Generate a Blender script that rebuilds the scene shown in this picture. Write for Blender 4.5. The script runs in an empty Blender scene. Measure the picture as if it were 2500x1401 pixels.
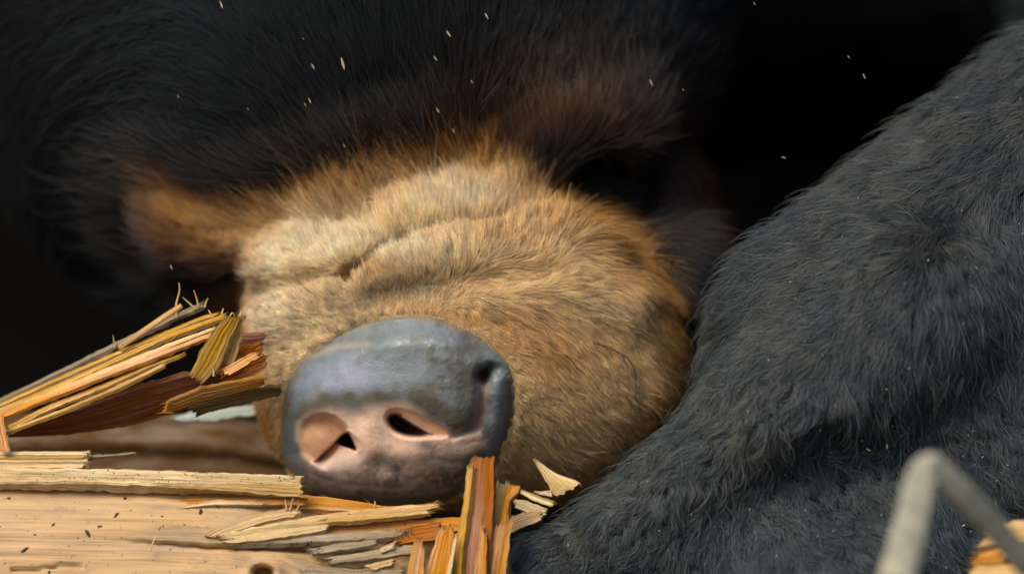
import bpy, math, random
import numpy as np
from mathutils import Vector

# ------------------------------------------------------------------ camera, world, sun, exposure
S = 1e-4                      # one working unit = 0.1 mm
DIST = 20000.0                # camera stands 2 m from the nose
sc = bpy.context.scene
cam_d = bpy.data.cameras.new("camera")
cam = bpy.data.objects.new("camera", cam_d)
sc.collection.objects.link(cam)
cam.location = (0, -DIST * S, 0)
cam.rotation_euler = (math.radians(90), 0, 0)
cam_d.sensor_width = 36.0
cam_d.lens = 36.0 * DIST / 2500.0
cam_d.clip_start = 0.05
cam_d.clip_end = 100.0
cam_d.dof.use_dof = True
cam_d.dof.focus_distance = DIST * S - 0.002
cam_d.dof.aperture_fstop = 5.6
sc.camera = cam

SUN_EL, SUN_AZ = math.radians(41), math.radians(-36)    # azimuth measured from straight behind the camera, negative = left
world = bpy.data.worlds.new("World")
sc.world = world
world.use_nodes = True
wn = world.node_tree
bg = wn.nodes["Background"]
sky = wn.nodes.new("ShaderNodeTexSky")
sky.sky_type = 'NISHITA'
sky.sun_disc = False
sky.sun_elevation = SUN_EL
sdir = Vector((math.sin(SUN_AZ) * math.cos(SUN_EL), -math.cos(SUN_AZ) * math.cos(SUN_EL), math.sin(SUN_EL)))
sky.sun_rotation = math.atan2(sdir.x, sdir.y)
sky.air_density = 1.0
sky.dust_density = 3.0
wn.links.new(sky.outputs[0], bg.inputs[0])
bg.inputs[1].default_value = 0.11
sun_d = bpy.data.lights.new("sun", 'SUN')
sun_d.energy = 1.5
sun_d.angle = math.radians(28)
sun_d.color = (1.0, 0.93, 0.81)
sun = bpy.data.objects.new("sun", sun_d)
sc.collection.objects.link(sun)
sun.rotation_euler = sdir.to_track_quat('Z', 'Y').to_euler()
sc.view_settings.view_transform = 'Standard'
sc.view_settings.look = 'None'
sc.view_settings.gamma = 1.0
sc.view_settings.exposure = 0.5
sc.view_settings.use_curve_mapping = False
sc.cycles.use_denoising = True
sc.cycles.max_bounces = 10
sc.cycles.transmission_bounces = 8

rng = np.random.default_rng(7)
random.seed(7)

# ------------------------------------------------------------------ helpers
def W(px, py, d):
    """point seen at photo pixel (px, py) standing d units behind the nose plane, in working units (x, depth, up)"""
    f = 1.0 + np.asarray(d, dtype=np.float64) / DIST
    return np.stack(np.broadcast_arrays((np.asarray(px, dtype=np.float64) - 1250.0) * f, np.asarray(d, dtype=np.float64),
                                        (700.5 - np.asarray(py, dtype=np.float64)) * f), axis=-1)

def to_px(P):
    f = 1.0 + P[:, 1] / DIST
    return 1250.0 + P[:, 0] / f, 700.5 - P[:, 2] / f

def srgb(r, g, b):
    c = np.array([r, g, b], dtype=np.float64) / 255.0
    return np.where(c <= 0.04045, c / 12.92, ((c + 0.055) / 1.055) ** 2.4)

def sstep(a, b, x):
    t = np.clip((x - a) / (b - a), 0, 1)
    return t * t * (3 - 2 * t)

def poly_inside(px, py, poly):
    """signed distance to polygon, positive inside"""
    px = np.asarray(px, dtype=np.float64); py = np.asarray(py, dtype=np.float64)
    d2 = np.full(px.shape, 1e18); ins = np.zeros(px.shape, dtype=bool)
    n = len(poly)
    for i in range(n):
        ax, ay = poly[i]; bx, by = poly[(i + 1) % n]
        ex, ey = bx - ax, by - ay
        wx, wy = px - ax, py - ay
        t = np.clip((wx * ex + wy * ey) / (ex * ex + ey * ey + 1e-9), 0, 1)
        d2 = np.minimum(d2, (wx - ex * t) ** 2 + (wy - ey * t) ** 2)
        c = ((ay > py) != (by > py)) & (px < (bx - ax) * (py - ay) / (by - ay + 1e-12) + ax)
        ins ^= c
    return np.where(ins, 1, -1) * np.sqrt(d2)

def chaikin(poly, it=2):
    p = np.array(poly, float)
    for _ in range(it):
        q = np.roll(p, -1, axis=0)
        p = np.stack([0.75 * p + 0.25 * q, 0.25 * p + 0.75 * q], 1).reshape(-1, 2)
    return [tuple(a) for a in p]

def line_dist(px, py, pts):
    d2 = np.full(np.shape(px), 1e18)
    for (ax, ay), (bx, by) in zip(pts[:-1], pts[1:]):
        ex, ey = bx - ax, by - ay
        wx, wy = px - ax, py - ay
        t = np.clip((wx * ex + wy * ey) / (ex * ex + ey * ey + 1e-9), 0, 1)
        d2 = np.minimum(d2, (wx - ex * t) ** 2 + (wy - ey * t) ** 2)
    return np.sqrt(d2)

def vnoise(P, scale, seed=0):
    """smooth value noise in -1..1 for points P (n,k<=3)"""
    P = np.asarray(P, dtype=np.float64) / scale + 137.31 * (seed + 1)
    if P.shape[1] < 3:
        P = np.concatenate([P, np.zeros((len(P), 3 - P.shape[1]))], axis=1)
    i = np.floor(P).astype(np.int64); f = P - i
    f = f * f * (3 - 2 * f)
    def h(a, b, c):
        n = (a * 73856093) ^ (b * 19349663) ^ (c * 83492791) ^ (seed * 2654435761)
        n = (n ^ (n >> 13)) * 1274126177 & 0x7fffffff
        n = (n ^ (n >> 16)) & 0xffff
        return n / 32767.5 - 1.0
    r = 0
    for a in (0, 1):
        for b in (0, 1):
            for c in (0, 1):
                w = (f[:, 0] if a else 1 - f[:, 0]) * (f[:, 1] if b else 1 - f[:, 1]) * (f[:, 2] if c else 1 - f[:, 2])
                r = r + w * h(i[:, 0] + a, i[:, 1] + b, i[:, 2] + c)
    return r

def make_mesh(name, verts, faces, mat, parent=None, smooth=True, attrs=None, uv=None, color=None):
    """verts in working units, faces an int array or list; one mesh object"""
    me = bpy.data.meshes.new(name)
    V = np.asarray(verts, dtype=np.float64) * S
    F = faces.tolist() if isinstance(faces, np.ndarray) else faces
    me.from_pydata(V.tolist(), [], F)
    if smooth:
        me.polygons.foreach_set("use_smooth", np.ones(len(me.polygons), dtype=bool))
    if attrs:
        for k, a in attrs.items():
            at = me.attributes.new(k, 'FLOAT_COLOR', 'POINT')
            c = np.ones((len(V), 4)); c[:, :3] = a
            at.data.foreach_set("color", c.astype(np.float32).ravel())
    if uv is not None:
        ul = me.uv_layers.new(name="UVMap")
        li = np.empty(len(me.loops), dtype=np.int32); me.loops.foreach_get("vertex_index", li)
        ul.data.foreach_set("uv", np.asarray(uv, dtype=np.float32)[li].ravel())
    me.materials.append(mat)
    me.update()
    o = bpy.data.objects.new(name, me)
    sc.collection.objects.link(o)
    if parent is not None:
        o.parent = parent
    if color is not None:
        o.color = (color[0], color[1], color[2], 1.0)
    return o

def tag(o, label=None, cat=None, group=None, kind=None):
    if label: o["label"] = label
    if cat: o["category"] = cat
    if group: o["group"] = group
    if kind: o["kind"] = kind
    return o

class NT:
    def __init__(self, name):
        self.m = bpy.data.materials.new(name); self.m.use_nodes = True
        self.t = self.m.node_tree; self.t.nodes.clear()
        self.out = self.t.nodes.new("ShaderNodeOutputMaterial")
    def n(self, kind, **kw):
        nd = self.t.nodes.new(kind)
        for k, v in kw.items():
            setattr(nd, k, v)
        return nd
    def l(self, a, b):
        self.t.links.new(a, b)
    def set(self, nd, **kw):
        for k, v in kw.items():
            nd.inputs[k.replace("_", " ")].default_value = v

# ------------------------------------------------------------------ materials
def mat_simple(name, col, rough=0.9, bump=None):
    b = NT(name)
    p = b.n("ShaderNodeBsdfPrincipled")
    tc = b.n("ShaderNodeTexCoord"); nz = b.n("ShaderNodeTexNoise")
    b.l(tc.outputs["Object"], nz.inputs["Vector"])
    b.set(nz, Scale=bump or 40.0, Detail=8.0, Roughness=0.65)
    rp = b.n("ShaderNodeValToRGB")
    rp.color_ramp.elements[0].color = (*[c * 0.55 for c in col], 1); rp.color_ramp.elements[0].position = 0.3
    rp.color_ramp.elements[1].color = (*[min(1, c * 1.35) for c in col], 1); rp.color_ramp.elements[1].position = 0.75
    b.l(nz.outputs[0], rp.inputs[0]); b.l(rp.outputs[0], p.inputs["Base Color"])
    bm = b.n("ShaderNodeBump"); b.set(bm, Strength=0.5, Distance=0.003)
    b.l(nz.outputs[0], bm.inputs["Height"]); b.l(bm.outputs[0], p.inputs["Normal"])
    p.inputs["Roughness"].default_value = rough
    p.inputs["Specular IOR Level"].default_value = 0.15
    b.l(p.outputs[0], b.out.inputs[0])
    return b.m

def mat_wood(name, gray=0.0, sv=1800, lo=0.52, band=1.0):
    """fibres run along U; U, V are in metres; base tone comes from the object's own colour"""
    b = NT(name)
    p = b.n("ShaderNodeBsdfPrincipled")
    uv = b.n("ShaderNodeUVMap"); uv.uv_map = "UVMap"
    oi = b.n("ShaderNodeObjectInfo")
    cmb = b.n("ShaderNodeVectorMath", operation='ADD')
    rnd = b.n("ShaderNodeMath", operation='MULTIPLY'); rnd.inputs[1].default_value = 3.7
    b.l(oi.outputs["Random"], rnd.inputs[0])
    b.l(uv.outputs[0], cmb.inputs[0]); b.l(rnd.outputs[0], cmb.inputs[1])
    def fib(su, sv, detail, rough=0.6):
        mp = b.n("ShaderNodeMapping"); mp.inputs["Scale"].default_value = (su, sv, 1)
        b.l(cmb.outputs[0], mp.inputs["Vector"])
        nz = b.n("ShaderNodeTexNoise"); b.set(nz, Scale=1.0, Detail=detail, Roughness=rough)
        b.l(mp.outputs[0], nz.inputs["Vector"])
        return nz
    f1 = fib(sv / 30, sv, 5.0)       # fine fibre streaks
    f2 = fib(14, sv / 7, 3.0)       # broad bands
    f3 = fib(45, 110, 7.0, 0.72)  # blotches
    def ramp(src, a, bb, p0=0.3, p1=0.7):
        r = b.n("ShaderNodeMapRange"); r.inputs[1].default_value = p0; r.inputs[2].default_value = p1
        r.inputs[3].default_value = a; r.inputs[4].default_value = bb
        b.l(src, r.inputs[0]); return r.outputs[0]
    hs1 = b.n("ShaderNodeHueSaturation")
    b.l(oi.outputs["Color"], hs1.inputs["Color"])
    b.l(ramp(f2.outputs[0], 1 - 0.25 * band, 1 + 0.25 * band), hs1.inputs["Saturation"])
    b.l(ramp(f2.outputs[0], 1 + 0.2 * band, 1 - 0.25 * band), hs1.inputs["Value"])
    mx = b.n("ShaderNodeMix", data_type='RGBA', blend_type='MULTIPLY'); mx.inputs[0].default_value = 1.0
    b.l(hs1.outputs[0], mx.inputs[6]); b.l(ramp(f1.outputs[0], lo, 1.2, 0.3, 0.65), mx.inputs[7])
    mx2 = b.n("ShaderNodeMix", data_type='RGBA', blend_type='MIX')
    b.l(mx.outputs[2], mx2.inputs[6]); mx2.inputs[7].default_value = (0.25, 0.19, 0.13, 1)
    b.l(ramp(f3.outputs[0], 0.0, 0.45 + gray, 0.52, 0.75), mx2.inputs[0])
    tcw = b.n("ShaderNodeTexCoord"); nw = b.n("ShaderNodeTexNoise"); b.set(nw, Scale=55.0, Detail=6.0, Roughness=0.6, Distortion=0.6)
    mw = b.n("ShaderNodeMapping"); mw.inputs["Scale"].default_value = (0.45, 1, 1.3); b.l(tcw.outputs["Object"], mw.inputs["Vector"]); b.l(mw.outputs[0], nw.inputs["Vector"])
    mx3 = b.n("ShaderNodeMix", data_type='RGBA', blend_type='MIX'); mx3.inputs[7].default_value = (0.40, 0.33, 0.25, 1)
    b.l(mx2.outputs[2], mx3.inputs[6]); b.l(ramp(nw.outputs[0], 0.0, 0.15 + gray, 0.5, 0.68), mx3.inputs[0])
    b.l(mx3.outputs[2], p.inputs["Base Color"])
    bm = b.n("ShaderNodeBump"); b.set(bm, Strength=0.85, Distance=0.0007)
    b.l(f1.outputs[0], bm.inputs["Height"]); b.l(bm.outputs[0], p.inputs["Normal"])
    p.inputs["Roughness"].default_value = 0.72
    p.inputs["Specular IOR Level"].default_value = 0.25
    b.l(p.outputs[0], b.out.inputs[0])
    return b.m

def mat_nose():
    b = NT("nose_leather")
    p = b.n("ShaderNodeBsdfPrincipled")
    at = b.n("ShaderNodeAttribute", attribute_name="col")
    tc = b.n("ShaderNodeTexCoord")
    vo = b.n("ShaderNodeTexVoronoi"); b.set(vo, Scale=1250.0); b.l(tc.outputs["Object"], vo.inputs["Vector"])
    nz = b.n("ShaderNodeTexNoise"); b.set(nz, Scale=200.0, Detail=5.0, Roughness=0.55); b.l(tc.outputs["Object"], nz.inputs["Vector"])
    nb = b.n("ShaderNodeTexNoise"); b.set(nb, Scale=240.0, Detail=5.0, Roughness=0.7); b.l(tc.outputs["Object"], nb.inputs["Vector"])
    mr = b.n("ShaderNodeMapRange"); b.l(nz.outputs[0], mr.inputs[0])
    for i, v in zip((1, 2, 3, 4), (0.3, 0.7, 0.82, 1.18)): mr.inputs[i].default_value = v
    mx = b.n("ShaderNodeMix", data_type='RGBA', blend_type='MULTIPLY'); mx.inputs[0].default_value = 1.0
    b.l(at.outputs["Color"], mx.inputs[6]); b.l(mr.outputs[0], mx.inputs[7])
    b.l(mx.outputs[2], p.inputs["Base Color"])
    rr = b.n("ShaderNodeMapRange"); b.l(nb.outputs[0], rr.inputs[0])
    for i, v in zip((1, 2, 3, 4), (0.36, 0.6, 0.33, 0.66)): rr.inputs[i].default_value = v
    b.l(rr.outputs[0], p.inputs["Roughness"])
    ad = b.n("ShaderNodeMath", operation='MULTIPLY_ADD'); ad.inputs[1].default_value = 0.5
    b.l(nz.outputs[0], ad.inputs[0]); b.l(vo.outputs["Distance"], ad.inputs[2])
    bm = b.n("ShaderNodeBump"); b.set(bm, Strength=0.2, Distance=0.00035)
    b.l(ad.outputs[0], bm.inputs["Height"]); b.l(bm.outputs[0], p.inputs["Normal"])
    p.inputs["Specular IOR Level"].default_value = 0.5
    p.inputs["Coat Weight"].default_value = 0.18
    p.inputs["Coat Roughness"].default_value = 0.3
    p.inputs["Subsurface Weight"].default_value = 0.25
    p.inputs["Subsurface Radius"].default_value = (1.0, 0.4, 0.25)
    p.inputs["Subsurface Scale"].default_value = 0.0015
    b.l(p.outputs[0], b.out.inputs[0])
    return b.m

def mat_skin():
    b = NT("bear_skin")
    p = b.n("ShaderNodeBsdfPrincipled")
    at = b.n("ShaderNodeAttribute", attribute_name="col")
    b.l(at.outputs["Color"], p.inputs["Base Color"])
    p.inputs["Roughness"].default_value = 0.9
    p.inputs["Specular IOR Level"].default_value = 0.1
    b.l(p.outputs[0], b.out.inputs[0])
    return b.m

def mat_hair(name, gloss, rough, tint=(1, 1, 1)):
    b = NT(name)
    at = b.n("ShaderNodeAttribute", attribute_name="hcol")
    hi = b.n("ShaderNodeHairInfo")
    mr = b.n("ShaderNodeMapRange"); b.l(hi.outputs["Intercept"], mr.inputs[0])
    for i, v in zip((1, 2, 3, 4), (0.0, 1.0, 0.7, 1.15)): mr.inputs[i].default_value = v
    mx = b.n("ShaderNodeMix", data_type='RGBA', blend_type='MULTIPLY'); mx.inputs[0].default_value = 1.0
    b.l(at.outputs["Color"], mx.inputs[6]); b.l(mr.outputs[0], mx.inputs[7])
    d0 = b.n("ShaderNodeBsdfDiffuse"); b.l(mx.outputs[2], d0.inputs["Color"])
    tr = b.n("ShaderNodeBsdfTranslucent"); b.l(mx.outputs[2], tr.inputs["Color"])
    df = b.n("ShaderNodeMixShader"); df.inputs[0].default_value = 0.4
    b.l(d0.outputs[0], df.inputs[1]); b.l(tr.outputs[0], df.inputs[2])
    hr = b.n("ShaderNodeBsdfHair"); hr.component = 'Reflection'
    hr.inputs["Color"].default_value = (gloss * tint[0], gloss * tint[1], gloss * tint[2], 1)
    hr.inputs["RoughnessU"].default_value = rough
    hr.inputs["RoughnessV"].default_value = 0.8
    ads = b.n("ShaderNodeAddShader")
    b.l(df.outputs[0], ads.inputs[0]); b.l(hr.outputs[0], ads.inputs[1])
    b.l(ads.outputs[0], b.out.inputs[0])
    return b.m

M_WOOD = mat_wood("split_wood")
M_LOG = mat_wood("log_wood", 0.45, 700, 0.78, 0.3)
M_NOSE = mat_nose()
M_SKIN = mat_skin()
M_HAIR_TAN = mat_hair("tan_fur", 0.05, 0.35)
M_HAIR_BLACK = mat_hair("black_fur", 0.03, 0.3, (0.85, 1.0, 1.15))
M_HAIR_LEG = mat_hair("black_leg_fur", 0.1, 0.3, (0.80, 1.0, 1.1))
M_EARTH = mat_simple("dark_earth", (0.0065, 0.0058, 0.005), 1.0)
M_CRUMB = mat_simple("dark_crumbs", (0.10, 0.07, 0.045), 0.9, 900.0)
M_STRAW = mat_simple("dry_straw", (0.50, 0.47, 0.36), 0.75, 250.0)

# ------------------------------------------------------------------ setting: ground and added dark backdrop
def build_setting():
    n = 60
    xs = np.linspace(-40000, 40000, n); ys = np.linspace(-60000, 30000, n)
    X, Y = np.meshgrid(xs, ys, indexing='ij')
    P = np.stack([X.ravel(), Y.ravel(), np.zeros(X.size)], 1)
    P[:, 2] = -2450 + vnoise(P[:, :2], 3000, 3) * 60
    idx = np.arange(n * n).reshape(n, n)
    F = np.stack([idx[:-1, :-1], idx[1:, :-1], idx[1:, 1:], idx[:-1, 1:]], -1).reshape(-1, 4)
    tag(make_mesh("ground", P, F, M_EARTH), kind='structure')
    # dark backdrop added behind the bear, its unseen roof shaped to block light
    na, nx = 40, 50
    prof = []
    for t in np.linspace(0, 1, na):
        if t < 0.55:
            u = t / 0.55; prof.append((9000 - 1200 * u * u, -2600 + 6200 * u))
        else:
            u = (t - 0.55) / 0.45; a = u * math.pi / 2
            prof.append((7800 - 7700 * u, 3600 - 2000 * u * u))
    prof = np.array(prof)
    xs = np.linspace(-0.45, 1, nx)
    P = []
    for x in xs:
        bow = max(x, 0) ** 3 * 3800
        for d, z in prof:
            P.append((x * 9500, d - bow * (d > 4000), z + 1800 * max(0, -x) * (d < 7800)))
    P = np.array(P); P += np.stack([vnoise(P, 1500, k) for k in range(3)], 1) * 220
    idx = np.arange(nx * na).reshape(nx, na)
    F = np.stack([idx[:-1, :-1], idx[1:, :-1], idx[1:, 1:], idx[:-1, 1:]], -1).reshape(-1, 4)
    tag(make_mesh("shade_backdrop", P, F, M_EARTH), kind='structure')
build_setting()

# ------------------------------------------------------------------ the bear: one continuous body from a distance field
def ell(P, c, r):
    q = (P - c) / r
    k0 = np.sqrt((q * q).sum(-1)); q2 = q / r
    k1 = np.sqrt((q2 * q2).sum(-1)) + 1e-9
    return k0 * (k0 - 1.0) / k1

def cone(P, a, b, ra, rb, sy=1.0):
    """tapered capsule, squashed in depth by sy"""
    sc3 = np.array([1, 1 / sy, 1])
    A = a * sc3; B = b * sc3; Q = P * sc3
    ab = B - A; L2 = (ab * ab).sum()
    t = np.clip(((Q - A) @ ab) / L2, 0, 1)
    d = np.sqrt((((Q - A) - t[..., None] * ab) ** 2).sum(-1)) - (ra + (rb - ra) * t)
    return d * min(1.0, sy) if sy < 1 else d

def smin(a, b, k):
    h = np.clip(0.5 + 0.5 * (b - a) / k, 0, 1)
    return b * (1 - h) + a * h - k * h * (1 - h)

def smax(a, b, k):
    return -smin(-a, -b, k)

def head_base(P):
    f = ell(P, W(890, 120, 900), np.array([890, 720, 660]))
    f = smin(f, ell(P, W(545, 250, 1100), np.array([560, 430, 525])), 120)     # ruff at the side of the head
    f = smin(f, ell(P, W(1140, 835, 500), np.array([540, 480, 400])), 90)      # muzzle
    f = smin(f, ell(P, W(965, 975, 340), np.array([335, 265, 280])), 90)       # tip of the snout
    f = smin(f, ell(P, W(1370, 930, 470), np.array([300, 330, 260])), 80)      # right cheek and flews
    f = smin(f, ell(P, W(770, 760, 420), np.array([175, 200, 170])), 60)       # left cheek
    return f

def surf(fn, px, py, d0=-400.0, d1=1500.0, n=96):
    px = np.atleast_1d(np.asarray(px, dtype=np.float64)); py = np.atleast_1d(np.asarray(py, dtype=np.float64))
    d = np.full(px.shape, d0)
    for _ in range(n):
        d = d + np.clip(fn(W(px, py, d)), -60, 60) * 0.8
        d = np.minimum(d, d1)
    return d

RIDGES = [   # folds of loose skin on the bridge: (points, radius, how far they stand proud)
    ([(650, 655), (745, 630), (850, 635)], 66, 52),
    ([(985, 560), (1130, 512), (1245, 470)], 70, 44),
    ([(680, 775), (840, 728), (960, 662), (1100, 628), (1280, 590), (1420, 610)], 70, 50),
    ([(1180, 720), (1350, 700), (1500, 740)], 80, 26),
    ([(480, 520), (640, 540), (800, 500), (1000, 440)], 120, 36),
    ([(1180, 380), (1330, 310), (1470, 270)], 170, 18),
    ([(1590, 430), (1610, 560), (1600, 680)], 110, 45),
]
_ridge3d = []
for pts, r, h in RIDGES:
    a = np.array(pts, dtype=float)
    d = surf(head_base, a[:, 0], a[:, 1])
    _ridge3d.append(([W(x, y, dd + r - h) for (x, y), dd in zip(pts, d)], r))
_groove3d = []
for pts, r, dep in [([(540, 722), (600, 712), (660, 706), (760, 700), (860, 688), (905, 655)], 32, 44), ([(905, 655), (960, 612), (1060, 580), (1180, 560), (1290, 525)], 28, 34),
                    ([(930, 735), (1060, 706), (1200, 680), (1330, 662)], 28, 26), ([(1480, 800), (1560, 860), (1580, 930)], 30, 14)]:
    a = np.array(pts, dtype=float)
    d = np.minimum(surf(head_base, a[:, 0], a[:, 1]), 400) - 22
    q = [W(x, y, dd - r + dep) for (x, y), dd in zip(pts, d)]
    _groove3d += [(u, v, r) for u, v in zip(q[:-1], q[1:])]
_sock = []
for (x, y, rx, ry, rd, sh) in [(520, 668, 95, 55, 110, 30), (1440, 425, 90, 75, 120, 30), (1545, 480, 70, 110, 100, 20)]:
    dd = surf(head_base, x, y)[0]
    _sock.append((W(x, y, dd + sh - 30), np.array([rx, rd, ry])))

def head(P):
    f = head_base(P)
    for pts, r in _ridge3d:
        g = None
        for a, b in zip(pts[:-1], pts[1:]):
            e = cone(P, a, b, r, r)
            g = e if g is None else np.minimum(g, e)
        f = smin(f, g, 45)
    for a, b, r in _groove3d:
        f = smax(f, -cone(P, a, b, r, r), 26)
    for c, r in _sock:
        f = smax(f, -ell(P, c, r), 50)
    return f

def leg(P):
    f = cone(P, W(2140, 900, 190), W(2700, 510, 330), 425, 470, 0.75)
    f = smin(f, cone(P, W(1850, 1290, 90), W(1478, 1430, 40), 325, 185, 0.75), 120)
    f = smin(f, cone(P, W(1550, 1285, -60), W(1935, 1015, -60), 105, 175, 0.9), 70)   # ridge of the forearm
    f = smin(f, cone(P, W(1935, 1012, -60), W(2240, 760, -30), 178, 215, 0.9), 80)
    f = smin(f, ell(P, W(2080, 1380, 60), np.array([330, 270, 240])), 80)
    f = smin(f, ell(P, W(2480, 1150, 260), np.array([420, 330, 480])), 120)
    f = smin(f, ell(P, W(1362, 1425, 10), np.array([110, 120, 115])), 50)             # toe
    f = smax(f, -cone(P, W(1640, 1310, -270), W(2060, 1150, -240), 85, 120), 90)       # hollow under the ridge
    f = smax(f, -cone(P, W(2250, 1260, -260), W(2560, 1330, -160), 90, 120), 90)
    return f

def body(P):
    f = head(P)
    t = ell(P, W(1850, -500, 2300), np.array([1750, 900, 1000]))
    t = smin(t, cone(P, W(900, 0, 1150), W(1400, -400, 2000), 660, 900), 200)
    t = smin(t, cone(P, W(3000, 650, 500), W(3100, -100, 2100), 430, 800), 200)
    f = smin(f, t, 150)
    return np.minimum(f, smin(leg(P), t, 120))

def surface_nets(fn, lo, hi, step):
    lo = np.array(lo, float); hi = np.array(hi, float)
    n = np.ceil((hi - lo) / step).astype(int) + 1
    xs = [lo[i] + step * np.arange(n[i]) for i in range(3)]
    vol = np.empty(n, dtype=np.float32)
    bs = 8
    cs = [np.arange(0, n[i], bs) for i in range(3)]
    BC = np.stack(np.meshgrid(*cs, indexing='ij'), -1).reshape(-1, 3)
    fc = fn(lo + step * (BC + bs / 2 - 0.5))
    near = np.abs(fc) < step * bs * 1.35 + 30
    off = np.stack(np.meshgrid(np.arange(bs), np.arange(bs), np.arange(bs), indexing='ij'), -1).reshape(-1, 3)
    for b, v in zip(BC[~near], fc[~near]):
        vol[b[0]:b[0] + bs, b[1]:b[1] + bs, b[2]:b[2] + bs] = v
    nb = BC[near]
    for i in range(0, len(nb), 400):
        ix = (nb[i:i + 400, None, :] + off[None]).reshape(-1, 3)
        ix = ix[(ix < n).all(1)]
        vol[tuple(ix.T)] = fn(lo + step * ix)
    vol[[0, -1]] = np.maximum(vol[[0, -1]], 1); vol[:, [0, -1]] = np.maximum(vol[:, [0, -1]], 1); vol[:, :, [0, -1]] = np.maximum(vol[:, :, [0, -1]], 1)
    s = vol < 0
    c = [(i, j, k) for i in (0, 1) for j in (0, 1) for k in (0, 1)]
    sl = lambda a, o: a[o[0]:a.shape[0] - 1 + o[0], o[1]:a.shape[1] - 1 + o[1], o[2]:a.shape[2] - 1 + o[2]]
    cnt = sum(sl(s, o).astype(np.int8) for o in c)
    act = np.argwhere((cnt > 0) & (cnt < 8))
    vid = np.full(cnt.shape, -1, dtype=np.int64); vid[tuple(act.T)] = np.arange(len(act))
    acc = np.zeros((len(act), 3)); num = np.zeros(len(act))
    for a in c:
        for ax in range(3):
            if a[ax] == 0:
                b = list(a); b[ax] = 1
                va = vol[act[:, 0] + a[0], act[:, 1] + a[1], act[:, 2] + a[2]]
                vb = vol[act[:, 0] + b[0], act[:, 1] + b[1], act[:, 2] + b[2]]
                m = (va < 0) != (vb < 0)
                t = np.where(m, va / np.where(m, va - vb, 1), 0)
                p = np.tile(np.array(a, float), (len(act), 1)); p[:, ax] += t
                acc[m] += p[m]; num[m] += 1
    V = lo + step * (act + acc / num[:, None])
    quads = []
    for ax in range(3):
        u, v = (ax + 1) % 3, (ax + 2) % 3
        A = [slice(None)] * 3; B = [slice(None)] * 3
        A[ax] = slice(0, -1); B[ax] = slice(1, None)
        sa, sb = s[tuple(A)], s[tuple(B)]
        e = np.argwhere(sa != sb)
        e = e[(e[:, u] > 0) & (e[:, v] > 0) & (e[:, u] < n[u] - 1) & (e[:, v] < n[v] - 1)]
        q = []
        for du, dv in ((-1, -1), (0, -1), (0, 0), (-1, 0)):
            ee = e.copy(); ee[:, u] += du; ee[:, v] += dv
            q.append(vid[tuple(ee.T)])
        q = np.stack(q, 1)
        fl = sa[tuple(e.T)]
        q[~fl] = q[~fl][:, ::-1]
        quads.append(q)
    return V, np.concatenate(quads)

NOSE = [(1000, 771), (930, 778), (860, 797), (790, 840), (730, 885), (702, 940), (692, 1010), (683, 1080), (692, 1150), (740, 1195), (830, 1222),
        (950, 1232), (1080, 1226), (1160, 1185), (1215, 1130), (1250, 1050), (1262, 960), (1245, 890), (1195, 838), (1130, 800), (1070, 777)]
TAN = [(400, 440), (405, 520), (460, 585), (545, 612), (585, 640), (590, 900), (620, 1260), (1430, 1280), (1700, 950), (1690, 760), (1630, 665),
       (1548, 585), (1440, 515), (1322, 462), (1285, 395), (1190, 365), (1060, 385), (950, 425), (830, 465), (700, 495), (600, 515), (500, 500), (450, 455)]

C_BLACK = np.array([0.0075, 0.007, 0.006])
C_LEG = np.array([0.0105, 0.0145, 0.0170])
C_RUST = np.array([0.26, 0.085, 0.012])
C_GOLD = np.array([0.62, 0.33, 0.06])
C_TAN = np.array([0.83, 0.60, 0.31])
C_CREAM = np.array([0.88, 0.73, 0.50])
C_GREYBROWN = np.array([0.30, 0.225, 0.15])

def blob(px, py, cx, cy, rx, ry):
    return np.exp(-(((px - cx) / rx) ** 2 + ((py - cy) / ry) ** 2))

def mixc(a, b, t):
    return a + (b - a) * np.asarray(t)[:, None]

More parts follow.
